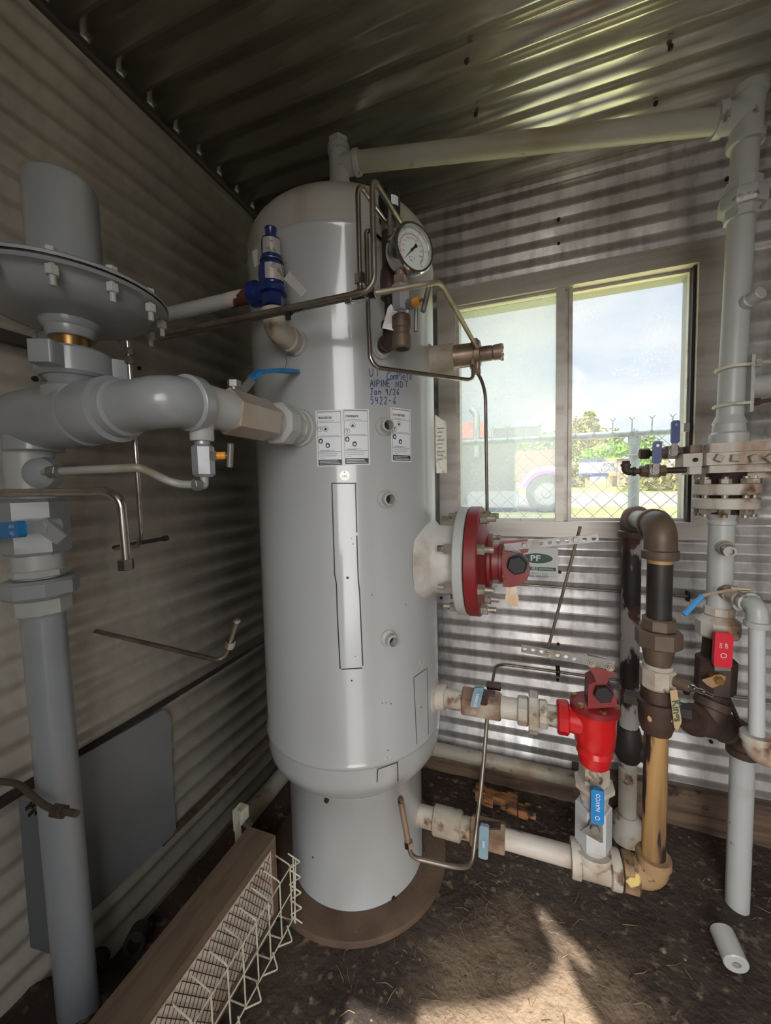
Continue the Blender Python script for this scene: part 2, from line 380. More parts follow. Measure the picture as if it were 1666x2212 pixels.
# earth floor
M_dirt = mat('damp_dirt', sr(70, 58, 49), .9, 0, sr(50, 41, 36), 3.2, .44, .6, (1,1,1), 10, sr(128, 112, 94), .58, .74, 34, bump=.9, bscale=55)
_nt = M_dirt.node_tree; _b = _nt.nodes['Principled BSDF']; _src = _b.inputs['Base Color'].links[0].from_socket   # dry earth mid-floor, painted paler to brighten the sun patch
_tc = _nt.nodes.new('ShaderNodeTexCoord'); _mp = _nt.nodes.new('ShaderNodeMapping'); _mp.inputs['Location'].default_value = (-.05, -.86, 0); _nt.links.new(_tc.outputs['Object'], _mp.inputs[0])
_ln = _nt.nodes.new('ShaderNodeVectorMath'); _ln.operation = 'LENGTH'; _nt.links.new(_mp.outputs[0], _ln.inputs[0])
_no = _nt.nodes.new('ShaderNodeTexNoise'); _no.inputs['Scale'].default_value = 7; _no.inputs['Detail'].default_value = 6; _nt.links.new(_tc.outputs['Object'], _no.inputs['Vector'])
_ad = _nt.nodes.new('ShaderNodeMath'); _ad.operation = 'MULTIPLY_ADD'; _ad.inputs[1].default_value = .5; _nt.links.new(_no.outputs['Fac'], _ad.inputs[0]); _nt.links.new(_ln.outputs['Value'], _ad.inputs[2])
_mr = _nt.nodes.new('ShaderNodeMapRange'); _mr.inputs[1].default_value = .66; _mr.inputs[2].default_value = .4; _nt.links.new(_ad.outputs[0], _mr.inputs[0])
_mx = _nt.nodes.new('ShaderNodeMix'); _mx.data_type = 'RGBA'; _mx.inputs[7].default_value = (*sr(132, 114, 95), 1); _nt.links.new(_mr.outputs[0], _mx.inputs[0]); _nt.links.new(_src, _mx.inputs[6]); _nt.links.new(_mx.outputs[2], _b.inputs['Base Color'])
def ground_z(x, y):
    n = noise.noise(V3(x*5, y*5, 0))*.008+noise.noise(V3(x*16, y*16, 3))*.005
    m = .19*max(0, 1-max(0, math.hypot((x+1.02)/1.1, (y-.42)/.9)-.12)/.2)**1.0 if x < -.6 and y < .8 else 0
    d = math.hypot(x-VC.x, y-VC.y)
    n = n*min(1, max(.15, (d-.3)*5))
    return n-.006+min(.18, m)
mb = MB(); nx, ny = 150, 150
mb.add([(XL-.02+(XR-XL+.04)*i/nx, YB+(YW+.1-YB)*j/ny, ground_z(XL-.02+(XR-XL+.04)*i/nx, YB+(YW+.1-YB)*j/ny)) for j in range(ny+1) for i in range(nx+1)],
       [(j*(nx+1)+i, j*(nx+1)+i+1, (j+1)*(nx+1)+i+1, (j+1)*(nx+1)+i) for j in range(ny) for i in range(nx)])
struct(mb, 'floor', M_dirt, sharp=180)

# screws: heads in the sheets
def screws(wall, pts, ax):
    for p in pts:
        m = MB(); m.lathe(p, ax, [(-.006, .0065), (.001, .0065), (.004, .004)], 10); m.out('screw', M_screw, wall)
screws(ceil, [P(x, y, Z=ZC-.006) for x, y in ((1008,134),(1028,249),(1449,104),(1417,225))], -UZ)
screws(wall_b, [P(x, y, Y=YW-.006) for x, y in ((1207,473),(1207,526),(1572,385),(953,1292),(1210,1236),(1206,1391),(1205,1469),(1537,1603))], -UY)
screws(wall_l, [P(x, y, X=XL+.008) for x, y in ((257,156),(301,795),(77,818))], UX)
# corner flashing along the ceiling, seams
mb = MB(); mb.prism([(XL-.002, .5, ZC-.02), (XL+.011, .5, ZC-.02), (XL+.016, .5, ZC-.012), (XL+.016, .5, ZC+.004), (XL-.002, .5, ZC+.004)], (0, 2.46, 0)); struct(mb, 'trim_1', mat('dull_flashing', sr(92, 88, 80), .55, .4), smooth=False)
mb = MB()
mb.add(
    [(XL+.004,.3,.665),(XL+.026,.3,.655),(XL+.026,.3,.646),(XL+.004,.3,.64),(XL+.004,1.45,.665),(XL+.012,1.45,.66),(XL+.012,1.45,.656),(XL+.004,1.45,.652)],
    [(0,1,5,4),(1,2,6,5),(2,3,7,6),(0,3,2,1),(4,5,6,7)])
struct(mb, 'trim_2', mat('seam_gap_dark', sr(48, 42, 40), .7, 0, sr(92, 88, 84), 12, .55, .7), smooth=False)  # dark tapering strip stands for the gap under the bulging sheet
mb = MB(); mb.box((XL+.004, .86, .2), (XL+.018, 1.44, .216)); struct(mb, 'trim_3', M_wood, smooth=False)
mb = MB(); zq = P(60, 738, X=XL+.02).z; mb.prism([(XL, .42, zq-.012), (XL+.028, .42, zq-.014), (XL+.03, .42, zq+.006), (XL+.012, .42, zq+.016), (XL, .42, zq+.016)], (0, .8, 0)); struct(mb, 'trim_4', MATS['dull_flashing'], smooth=False)
# sill plank below the sheeting of the window wall
mb = MB(); mb.box((.18, YW-.035, -.04), (XR, YW+.02, .15)); mb.box((XL, YW-.03, -.04), (.18, YW+.02, .1)); struct(mb, 'baseboard_back', M_wood, smooth=False)

# ------------------------------------------------------------------ window
def frame_rect(m, x0, z0, x1, z1, w, y0, y1, wt=None, wb=None):
    wt = wt or w; wb = wb or w
    m.box((x0, y0, z0), (x0+w, y1, z1)); m.box((x1-w, y0, z0), (x1, y1, z1))
    m.box((x0+w, y0, z1-wt), (x1-w, y1, z1)); m.box((x0+w, y0, z0), (x1-w, y1, z0+wb)); return m
FX0, FX1, FZ0, FZ1 = -.372, .652, 1.118, 2.188
mb = MB()   # mitred flat trim around the opening
w = .062
for q in ([(FX0,FZ0),(FX1,FZ0),(FX1-w,FZ0+w*.7),(FX0+w,FZ0+w*.7)], [(FX0,FZ1),(FX1,FZ1),(FX1-w,FZ1-w),(FX0+w,FZ1-w)],
          [(FX0,FZ0),(FX0,FZ1),(FX0+w,FZ1-w),(FX0+w,FZ0+w*.7)], [(FX1,FZ0),(FX1,FZ1),(FX1-w,FZ1-w),(FX1-w,FZ0+w*.7)]):
    mb.prism([(a, YW-.018, b) for a, b in q], (0, .012, 0))
for k in range(5):
    z = FZ1-.008-k*.0075; mb.box((FX0+.02+k*.006, YW-.0262, z-.0012), (FX1-.02-k*.006, YW-.024, z+.0012))
win = struct(mb, 'window_1', M_alu, sharp=20)
mb = MB(); frame_rect(mb, FX0+w-.004, FZ0+w*.7-.004, FX1-w+.004, FZ1-w+.004, .022, YW-.03, YW+.045, .02, .026); mb.out('frame', M_alu, win, sharp=20)
IX0, IX1, IZ0, IZ1 = FX0+w+.016, FX1-w-.016, FZ0+w*.7+.02, FZ1-w-.014
mb = MB(); frame_rect(mb, IX0, IZ0, .127, IZ1, .014, YW-.01, YW+.012, .012, .012); mb.box((.109, YW-.02, IZ0), (.14, YW+.012, IZ1)); mb.out('sash', M_alu, win, sharp=20)
mb = MB(); frame_rect(mb, .14, IZ0, IX1, IZ1, .016, YW+.014, YW+.036, .012, .014); mb.box((.156, YW+.0, IZ0), (.17, YW+.03, IZ1)); mb.out('sash', M_alu, win, sharp=20)
mb = MB(); frame_rect(mb, IX0-.004, IZ0-.004, IX1+.006, IZ1+.006, .004, YW-.022, YW-.004); mb.box((IX1-.012, YW-.01, IZ0), (IX1-.004, YW+.012, IZ1)); mb.out('seal', M_gasket, win, smooth=False)
mb = MB(); frame_rect(mb, IX0-.03, IZ0-.03, IX1+.03, IZ1+.03, .034, YW+.046, YW+.12); mb.out('outer_frame', mat('outer_reveal', sr(120, 122, 116), .5), win, smooth=False)
mb = MB(); mb.box((IX1-.012, YW-.014, 1.52), (IX1-.03, YW+.01, 1.55)); mb.out('latch', M_alu, win)
def pane_mat(name, haze, spots, tint):
    m = bpy.data.materials.new(name); m.use_nodes = True; nt = m.node_tree; N = nt.nodes; L = nt.links
    N.remove(N['Principled BSDF']); out = N['Material Output']
    tr = N.new('ShaderNodeBsdfTransparent'); tr.inputs[0].default_value = (.97, .98, .98, 1)
    di = N.new('ShaderNodeBsdfTranslucent'); di.inputs[0].default_value = (*tint, 1)
    tc = N.new('ShaderNodeTexCoord')
    vo = N.new('ShaderNodeTexVoronoi'); vo.inputs['Scale'].default_value = 75; L.new(tc.outputs['Object'], vo.inputs['Vector'])
    mr = N.new('ShaderNodeMapRange'); mr.inputs[1].default_value = .22; mr.inputs[2].default_value = .1; mr.inputs[4].default_value = spots; L.new(vo.outputs['Distance'], mr.inputs[0])
    n1 = N.new('ShaderNodeTexNoise'); n1.inputs['Scale'].default_value = 3.2; n1.inputs['Detail'].default_value = 6; L.new(tc.outputs['Object'], n1.inputs['Vector'])
    m1 = N.new('ShaderNodeMapRange'); m1.inputs[1].default_value = .3; m1.inputs[2].default_value = .72; m1.inputs[3].default_value = haze*.7; m1.inputs[4].default_value = haze*1.15; L.new(n1.outputs['Fac'], m1.inputs[0])
    n2 = N.new('ShaderNodeTexNoise'); n2.inputs['Scale'].default_value = 6; L.new(tc.outputs['Object'], n2.inputs['Vector'])
    m2 = N.new('ShaderNodeMapRange'); m2.inputs[1].default_value = .48; m2.inputs[2].default_value = .62; L.new(n2.outputs['Fac'], m2.inputs[0])
    mu = N.new('ShaderNodeMath'); mu.operation = 'MULTIPLY'; L.new(mr.outputs[0], mu.inputs[0]); L.new(m2.outputs[0], mu.inputs[1])
    ad = N.new('ShaderNodeMath'); ad.operation = 'ADD'; ad.use_clamp = True; L.new(m1.outputs[0], ad.inputs[0]); L.new(mu.outputs[0], ad.inputs[1])
    mx = N.new('ShaderNodeMixShader'); L.new(ad.outputs[0], mx.inputs[0]); L.new(tr.outputs[0], mx.inputs[1]); L.new(di.outputs[0], mx.inputs[2])
    gl = N.new('ShaderNodeBsdfGlossy'); gl.inputs['Roughness'].default_value = .05
    m3 = N.new('ShaderNodeMixShader'); m3.inputs[0].default_value = .012; L.new(mx.outputs[0], m3.inputs[1]); L.new(gl.outputs[0], m3.inputs[2])
    L.new(m3.outputs[0], out.inputs[0]); return m
mb = MB(); mb.box((IX0+.01, YW-.001, IZ0+.008), (.113, YW+.003, IZ1-.008)); mb.out('pane', pane_mat('dirty_glass', .33, .45, (.56, .61, .65)), win, smooth=False, label='dirty hazed window pane with dried droplets')
mb = MB(); mb.box((.152, YW+.022, IZ0+.01), (IX1-.012, YW+.026, IZ1-.008)); mb.out('pane', pane_mat('rain_spotted_glass', .06, .3, (.9, .93, .96)), win, smooth=False, label='clear window pane with rain spots')

# ================================================================== vessel
ves = thing('separator_vessel', 'tall light grey painted steel pressure vessel on a skirt in the corner', 'tank', (VC.x, VC.y, 0))
Z0, Z1 = .529, 2.044
mb = MB(); n = 96
prof = [(Z0-.006, VR+.001), (Z0, VR+.005), (Z0+.008, VR+.004), (Z0+.014, VR), (Z1-.014, VR), (Z1-.006, VR+.004), (Z1, VR+.005), (Z1+.006, VR+.001)]
mb.lathe((VC.x, VC.y, 0), UZ, prof, n, cap=False); mb.out('shell', M_vessel, ves, sharp=60)
mb = MB(); prof = [(Z1+.004, VR), (Z1+.055, VR)]+[(Z1+.055+.1525*math.sin(PI/2*k/14), max(VR*math.cos(PI/2*k/14), .0001)) for k in range(1, 15)]
mb.lathe((VC.x, VC.y, 0), UZ, prof, n, cap=False); mb.out('top_head', M_dome, ves, sharp=60, label='domed top with brown dust stains')
mb = MB(); prof = [(Z0-.004, VR), (Z0-.05, VR)]+[(Z0-.05-.1525*math.sin(PI/2*k/14), max(VR*math.cos(PI/2*k/14), .0001)) for k in range(1, 15)]
mb.lathe((VC.x, VC.y, 0), UZ, prof, n, cap=False); mb.out('bottom_head', M_vessel, ves, sharp=60)
SK = .239; zt = Z0-.05-.1525*math.sqrt(1-(SK/VR)**2)
mb = MB(); mb.lathe((VC.x, VC.y, 0), UZ, [(0, SK+.004), (.006, SK+.006), (.014, SK), (zt-.006, SK), (zt, SK+.006), (zt+.012, SK+.003)], n, cap=False)
skirt = mb.out('skirt', mat('skirt_grey_paint', sr(170, 173, 175), .34, 0, sr(160, 156, 148), 4, .5, .8, (1,1,.5), coat=.4), ves, sharp=60)
mb = MB(); pr = P(747, 2032, Z=.02); RB = math.hypot(pr.x-VC.x, pr.y-VC.y)
mb.lathe((VC.x, VC.y, 0), UZ, [(-.01, SK-.02), (.012, SK-.02), (.016, RB-.012), (.014, RB-.002), (.008, RB), (-.02, RB)], n, cap=False)
mb.out('base_ring', mat('rusty_base_plate', sr(104, 84, 68), .7, .1, sr(74, 56, 46), 8, .45, .7, col3=sr(126, 108, 90), lo3=.66, hi3=.74, scale3=20, bump=.2), ves, label='brown dirt-covered base ring')
def on_vessel_disc(name, x, y, r, m, R=VR, parent=ves, h=.0012):
    q = VS(x, y, R); mb = MB(); mb.lathe(q-vnorm(q)*.001, vnorm(q), [(0, r), (h+.001, r)], 24); return mb.out(name, m, parent)
on_vessel_disc('vent_hole', 706, 1728, .008, M_dark, SK+.002, h=.0045); on_vessel_disc('vent_hole', 850, 1940, .0065, M_dark, SK+.002, h=.0045)
mb = MB(); q = VS(917, 1808, SK); mb.lathe(q-vnorm(q)*.004, vnorm(q), [(0, .042), (.006, .042)], 20); mb.out('pipe_opening', M_dark, ves)
# nozzles
def coupling(name, p, ax, r, L, m=M_cream, bore=None, weld=1.35, parent=ves):
    mb = MB(); ax = Vector(ax).normalized()
    pr = [(-.03, r*weld*1.05), (.004, r*weld*1.02), (.011, r*1.1), (.012, r), (L-.003, r), (L, r-.003)]
    if bore: pr += [(L, bore), (L-.04, bore*.95), (L-.04, .0002)]
    mb.lathe(p, ax, pr, 32, cap=not bore); o = mb.out(name, m, parent)
    return o
for x, y in ((830,922),(832,1078),(840,1378)):
    q = VS(x, y); c = coupling('coupling', VA(-44.8, q.z), VA(-44.8, q.z)-V3(VC.x, VC.y, q.z), .0178, .034, M_greyv, .0135, 1.4)
    mb = MB(); mb.lathe(VA(-44.8, q.z, VR-.02), VA(-44.8, q.z)-V3(VC.x, VC.y, q.z), [(0, .0137), (.026, .0137)], 20); mb.out('bore', M_dark, c)
coupling('inlet_nozzle', VA(-90, 1.508), -UY, .046, .035, M_greyv, weld=1.12)
coupling('relief_nozzle', VA(-90, 1.738), -UY, .03, .04, M_greyv, weld=1.15)
coupling('gauge_nozzle', VA(-45.7, 1.717), VA(-45.7, 0)-VC, .0225, .02, M_greyv, weld=1.12)
coupling('level_nozzle', V3(VC.x+VR-.01, VC.y, 1.742), UX, .042, .085, M_cream)
coupling('liquid_nozzle', V3(VC.x+VR-.008, VC.y, .63), UX, .042, .04, M_white)
mb = MB(); mb.lathe((VC.x+VR-.03, VC.y, 1.10), UX, [(0, .152), (.022, .137), (.04, .116), (.046, .112), (.13, .112)], 48)
mb.out('manway_neck', mat('manway_dusty_paint', sr(196, 194, 188), .5, 0, sr(140, 116, 98), 6, .5, .72, (1,1,1), 9, bump=.25, bscale=50), ves, label='short white neck of the side opening')
mb = MB(); mb.lathe((-.203, VC.y, 1.10), UX, [(0, .168), (.004, .1715), (.026, .1715), (.03, .168)], 64); mb.out('manway_flange', M_greyv, ves)
mb = MB(); mb.lathe((VC.x, VC.y, Z1+.2), UZ, [(0, .037), (.05, .03)], 32); mb.out('top_nozzle', M_dome, ves)
# labels on the shell
R1 = VR+.0008; R2 = VR+.0013; R3 = VR+.0018
def warning(cx, cy, w, h, title, tcol, first, second, left_circle, tsx):
    q = VS(cx, cy); an = math.degrees(math.atan2(q.y-VC.y, q.x-VC.x)); mb = MB(); f1 = vessel_fn(an, q.z, R1); f2 = vessel_fn(an, q.z, R2); f3 = vessel_fn(an, q.z, R3)
    quad_grid(mb, f1, -w/2, -h/2, w/2, h/2, 8); lab = mb.out('warning_label', M_paper, ves, label='white hazard label reading '+title.lower())
    mb = MB(); e = w*.05; t = .0014
    a, b, c, d = -w/2+e, w/2-e, -h/2+e*.8, h/2-e*.8
    for q4 in ((a, c, a+t, d), (b-t, c, b, d), (a, d-2*t, b, d)): quad_grid(mb, f2, *q4)
    for fr in (.79, .525, .245): quad_grid(mb, f2, a, c+(d-c)*fr, b, c+(d-c)*fr+t)
    for fr, l in ((.815, .62), (.795+.005, .0), (.545, .8), (.275, .62), (.262, .4), (.13, .2)):
        if l: quad_grid(mb, f2, a+.006, c+(d-c)*fr, a+.006+(b-a)*l, c+(d-c)*fr+.0012)
    mb.out('printed_lines', M_inkg, lab)
    mb = MB(); quad_grid(mb, f2, a, c, b, c+(d-c)*.105)
    add_text(mb, 'AVOID EYE AND SKIN CONTACT', h*.028, f2, a+.004, c+(d-c)*.205, sx=.82); add_text(mb, 'AVOID BREATHING VAPOURS.', h*.028, f2, a+.004, c+(d-c)*.165, sx=.82)
    H = d-c
    for k, (u, v) in enumerate(first):
        uu, vv = a+(b-a)*u, c+H*v; rr = w*.105
        ring2d(mb, f2, uu, vv, rr, rr*.88)
        if k == 0 or left_circle == 'both':
            poly2d(mb, f2, [(uu-rr*.4, vv-rr*.55), (uu-rr*.5, vv-.05*rr), (uu-rr*.2, vv+rr*.15), (uu-.05*rr, vv+rr*.65), (uu+rr*.25, vv+rr*.2), (uu+rr*.5, vv-.1*rr), (uu+rr*.35, vv-rr*.55)])
        else:
            quad_grid(mb, f2, uu-rr*.55, vv+rr*.25, uu+rr*.55, vv+rr*.45); quad_grid(mb, f2, uu-rr*.1, vv-rr*.6, uu+rr*.1, vv+rr*.3)
    for u, v in second: disc2d(mb, f2, a+(b-a)*u, c+H*v, w*.085, sy=1.15)
    if tcol is M_ink: add_text(mb, title, h*.052, f2, a+.004, c+H*.865, bold=.0004, sx=tsx)
    mb.out('print', M_ink, lab)
    if tcol is not M_ink:
        mb = MB(); add_text(mb, title[:5], h*.052, f2, a+.004, c+H*.865, bold=.0004, sx=tsx); mb.out('title_print', M_inko, lab)
        vs0, _ = text_mesh(title[:5], h*.052, sx=tsx); mb = MB(); add_text(mb, title[5:], h*.052, f2, a+.005+max(v[0] for v in vs0), c+H*.865, bold=.0004, sx=tsx); mb.out('title_print', M_ink, lab)
    mb = MB()
    for u, v in second:
        uu, vv = a+(b-a)*u, c+H*v; disc2d(mb, f3, uu, vv-w*.01, w*.042, 10, 1.2)
    for k in range(3): quad_grid(mb, f3, a+.004, c+H*(.02+.027*k), a+(b-a)*(.93-.06*k), c+H*(.02+.027*k)+.0013)
    mb.out('reverse_print', M_paper, lab)
warning(712, 947, .0735, .152, 'PRODUCED GAS', M_ink, ((.35,.68),(.13,.68)), ((.13,.455),(.42,.37)), 'one', .62)
warning(770, 944, .0735, .152, 'CONDENSATE', M_ink, ((.36,.715),(.13,.615)), ((.12,.46),(.42,.37)), 'one', .68)
warning(867.5, 940, .0735, .152, 'PRODUCED WATER', M_inko, ((.36,.715),(.13,.615)), ((.12,.46),(.42,.37)), 'one', .56)
for x, y in ((745,1027),(837,1643),(911,1434)):
    q = VS(x, y); an = math.degrees(math.atan2(q.y-VC.y, q.x-VC.x)); f1 = vessel_fn(an, q.z, VR+.0004)
    mb = MB(); mb.lathe(q-vnorm(q)*.001, vnorm(q), [(0, .0135), (.002, .0135)], 24); d = mb.out('inspection_disc', M_tagw, ves)
    mb = MB(); f2 = vessel_fn(an, q.z, VR+.0016); disc2d(mb, f2, 0, .009, .0016)
    if x == 745: add_text(mb, 'H5', .011, f2, 0, -.006, 'CENTER')
    mb.out('stamped_mark', M_ink, d)
def drawn(pts, w, m, name, R=VR+.0006, dens=10, lab=None):
    mb = MB()
    for seg in pts:
        path = []
        for (a, b), (c, d) in zip(seg, seg[1:]):
            for k in range(dens): path.append(VS(a+(c-a)*k/dens, b+(d-b)*k/dens, R))
        path.append(VS(*seg[-1], R)); stroke(mb, path, w, vnorm)
    return mb.out(name, m, ves, label=lab)
drawn([[(717,1044),(770,1044)],[(717,1043),(720,1140),(723,1240),(727,1262),(729,1330),(735,1445)],[(768,1044),(771,1150)],[(771,1157),(774,1250),(777,1280),(784,1438)],[(738,1446),(783,1443)]], .0034, M_mark, 'marker_outline', lab='tall black marker rectangle')
drawn([[(894,1464),(923,1443),(926,1588),(901,1611),(894,1464)]], .0024, M_mark, 'marker_outline')
def headpt(x, y):
    return VS(x, y, VR+.0012)
q1 = [(815,1662),(859,1647)]
drawn([[(816,1662),(859,1647)],[(859,1647),(860,1688)],[(816,1662),(815,1690)]], .003, M_mark, 'marker_outline', VR+.0062)
# handwriting, drawn stroke by stroke on a letter grid (x to the right, y up, height 1)
GL = {'U': [[(0,1),(0,.3),(.2,0),(.45,.05),(.6,.3),(.6,1)]], 'T': [[(0,1),(.7,1)],[(.35,1),(.35,0)]], 'C': [[(.6,.85),(.35,1),(.05,.75),(0,.3),(.2,0),(.6,.1)]],
 'o': [[(.25,.6),(.05,.4),(.05,.12),(.25,0),(.45,.12),(.45,.4),(.25,.6)]], 'm': [[(0,0),(0,.6),(.05,.5),(.2,.6),(.28,.45),(.28,0)],[(.28,.45),(.45,.6),(.55,.45),(.55,0)]],
 'p': [[(0,-.05),(0,.95),(.3,.95),(.45,.7),(.3,.5),(0,.48)]], 'l': [[(.1,1),(.1,.05),(.2,0)]], 'e': [[(.02,.3),(.42,.35),(.4,.55),(.2,.62),(.02,.4),(.05,.1),(.25,0),(.45,.1)]],
 't': [[(.2,1),(.2,.1),(.35,0)],[(0,.7),(.42,.7)]], 'A': [[(0,0),(.3,1),(.6,0)],[(.12,.4),(.48,.4)]], 'P': [[(0,0),(0,1),(.4,.95),(.5,.72),(.35,.5),(0,.45)]],
 'I': [[(.15,1),(.12,0)]], 'N': [[(0,0),(.05,1),(.5,0),(.6,1)]], 'E': [[(.5,1),(0,1),(0,0),(.5,0)],[(0,.5),(.42,.5)]], 'D': [[(0,0),(.05,1),(.4,.85),(.55,.5),(.4,.1),(0,0)]],
 'J': [[(0,1),(.6,1)],[(.35,1),(.35,.2),(.2,0),(0,.15)]], 'a': [[(.42,.55),(.15,.6),(.02,.25),(.15,0),(.38,.15),(.42,.55),(.45,0)]], 'n': [[(0,0),(0,.6)],[(0,.45),(.25,.6),(.4,.45),(.4,0)]],
 '.': [[(.1,.0),(.14,.06)]], '9': [[(.42,.75),(.2,.6),(.03,.8),(.2,1),(.42,.85),(.4,0)]], '/': [[(0,-.1),(.5,1.05)]], '2': [[(0,.8),(.2,1),(.42,.8),(.35,.5),(0,0),(.5,.02)]],
 '6': [[(.4,1),(.1,.6),(.02,.25),(.2,0),(.42,.2),(.3,.42),(.05,.3)]], '5': [[(.45,1),(.05,1),(.05,.6),(.35,.6),(.45,.3),(.25,0),(0,.08)]], '4': [[(.1,1),(.02,.5),(.5,.5)],[(.38,.95),(.38,0)]], '-': [[(.05,.45),(.2,.52),(.4,.45)]]}
def hand(lines):
    mb = MB()
    for x0, y0, h, sp, s in lines:
        x = x0
        for ch in s:
            if ch == ' ': x += sp*.9; continue
            for st in GL[ch]:
                path = []
                for (a, b), (c, d) in zip(st, st[1:]):
                    for k in range(3):
                        a2, b2 = a+(c-a)*k/3, b+(d-b)*k/3; path.append(VS(x+a2*h*.78, y0-b2*h, VR+.0006))
                path.append(VS(x+st[-1][0]*h*.78, y0-st[-1][1]*h, VR+.0006)); stroke(mb, path, .0024, vnorm)
            x += sp*(.62 if ch in 'Il.' else 1)
    return mb.out('handwriting', M_bmark, ves, label='blue handwritten inspection note')
hand([(798, 813, 17, 13, 'UT'), (836, 820, 16, 7.4, 'Complete'), (800, 835, 14.5, 8.6, 'AlPINE'), (855, 837, 13.5, 9.8, 'NDT'), (800, 853, 14, 9.0, 'Jan.'), (833, 853, 13, 8.2, '9/26'), (801, 873, 16, 9.8, '5422-6')])
# name plate on a bracket at the side of the shell
mb = MB(); n1 = P(930, 960, Y=1.36); mb.obox(V3(-.285, 1.33, 1.485), V3(.022, 0, 0), V3(0, .012, 0), V3(0, 0, .075)); brk = mb.out('nameplate_bracket', M_greyd, ves)
mb = MB(); a, b, c, d = [P(x, y, Y=1.315) for x, y in ((940,896),(964,912),(966,1022),(943,1022))]
mb.prism([a, b, c, d], (0, .002, 0)); npl = mb.out('nameplate', mat('faded_nameplate', sr(206, 204, 190), .4, .3, sr(180, 176, 160), 60, .5, .6), ves, label='pale metal nameplate on a bracket')
mb = MB(); cx, cz = (a.x+c.x)/2, (a.z+c.z)/2
for k in range(9): mb.box((cx-.012, 1.3125, cz+.05-k*.013), (cx+.012-.004*(k % 3), 1.3138, cz+.054-k*.013))
mb.out('stamped_lines', M_inkg, npl)
# small paint chips
mb = MB()
for x, y, s in ((751,1248,3.4),(760,1470,2.4),(838,1690,0),(838,1621,1.6),(910,1528,2),(676,1852,3),(834,1518,1.6),(845,1520,1.6),(826,1519,1.5),(804,1285,1.3),(877,1306,1.2),(763,1175,1.4),(760,1163,1),(768,1418,1.2)):
    if not s: continue
    R = SK if y > 1740 else VR
    q = VS(x, y, R); mb.lathe(q, vnorm(q), [(-.001, s*.00115), (.0006, s*.00115)], 8)
mb.out('paint_chips', M_mark, ves)
# bolts of the manway flange belong to the cover (below)
# ================================================================== pipework helpers
def plate(polys, th, fn):
    """flat plate with holes: first outline, then holes, in 2-D; fn maps (u, v, w) to the room"""
    cu = bpy.data.curves.new('pl', 'CURVE'); cu.dimensions = '2D'; cu.fill_mode = 'BOTH'; cu.extrude = th/2
    for poly in polys:
        sp = cu.splines.new('POLY'); sp.points.add(len(poly)-1); sp.use_cyclic_u = True
        for p, q in zip(sp.points, poly): p.co = (q[0], q[1], 0, 1)
    ob = bpy.data.objects.new('pl', cu); COL.objects.link(ob); bpy.context.view_layer.update()
    me = bpy.data.meshes.new_from_object(ob.evaluated_get(bpy.context.evaluated_depsgraph_get()))
    mb = MB(); mb.add([fn(*v.co) for v in me.vertices], [tuple(p.vertices) for p in me.polygons])
    bpy.data.objects.remove(ob); return mb
def circ(u, v, r, n=14): return [(u+r*math.cos(2*PI*i/n), v+r*math.sin(2*PI*i/n)) for i in range(n)]
def bolt(mb, p, ax, r, L, nut=True):
    """stud along ax with a hexagon nut at its end"""
    ax = Vector(ax).normalized(); p = Vector(p)
    mb.cyl(p, p+ax*L, r*.55, n=10); mb.hexn(p+ax*.001, p+ax*(r*1.0), r, 6, random.random()); return mb
def run(name, label, cat, loc, pieces, group=None):
    t = thing(name, label, cat, loc, group)
    for nm, m, mb in pieces: mb.out(nm, m, t)
    return t
def vlathe(x, y, prof, n=32, rot=0.0):
    return MB().lathe((x, y, 0), UZ, prof, n, rot)
def hexz(x, y, z0, z1, r, n=6, rot=.3, ch=.1): return MB().hexn((x, y, z0), (x, y, z1), r, n, rot, ch)

# ------------------------------------------------------------------ vapour line over the top
TV = V3(VC.x, VC.y, 2.425); RTX = lambda z: .52+(z-.62)*.0195
TR = V3(RTX(2.31), 1.38, 2.305); dv = (TR-TV).normalized()
vt = thing('overhead_pipe', 'long grey pipe under the ceiling from the vessel top to the window riser', 'pipe', (TV.x, TV.y, 2.29))
mb = MB(); mb.cyl((TV.x, TV.y, 2.294), (TV.x, TV.y, 2.35), .029); mb.tee((TV.x, TV.y, 2.345), (TV.x, TV.y, 2.478), TV+dv*.072, .033, 1.14); mb.out('tee', M_grey, vt)
mb = MB(); mb.hexn((TV.x, TV.y, 2.474), (TV.x, TV.y, 2.502), .0345, 6, .4); mb.out('plug', M_grey, vt)
mb = MB(); mb.cyl(TV+dv*.06, TR-dv*.05, .0302, n=32); mb.out('pipe', mat('dusty_overhead_pipe', sr(168, 168, 158), .45, 0, sr(150, 140, 112), 5, .5, .7, (.5,1,1), col3=sr(110, 92, 64), lo3=.66, hi3=.73, scale3=20), vt)
def RZ(y, x=1575): return P(x, y, Y=1.38).z
def RP(z): return V3(RTX(z), 1.38, z)
ris = thing('window_riser', 'tall grey riser pipe standing right of the window above the metering block', 'pipe', RP(RZ(958)))
mb = MB(); mb.tee(RP(2.235), RP(2.375), TR-dv*.075, .036, 1.15); mb.lathe(RP(2.375), UZ, [(-.006, .036), (.004, .036), (.01, .02)], 24); mb.out('tee', M_grey, ris)
zu0, zu1 = RZ(458, 1605), RZ(392, 1608)
mb = MB(); mb.cyl(RP(zu1-.02), RP(2.24), .0302, n=32); mb.out('pipe', M_greyv, ris)
mb = MB(); mb.lathe(RP(zu0), RP(zu1)-RP(zu0), [(-.022, .034), (-.02, .039), (.004, .04), (.004, .05), (.01, .0535), (.04, .0535), (.047, .05), (.047, .042), (.075, .041), (.078, .034)], 8, .2); mb.out('hammer_union', M_grey, ris)
mb = MB(); zb = RZ(960); mb.cyl(RP(RZ(905)), RP(zu0-.01), .0302, n=32)
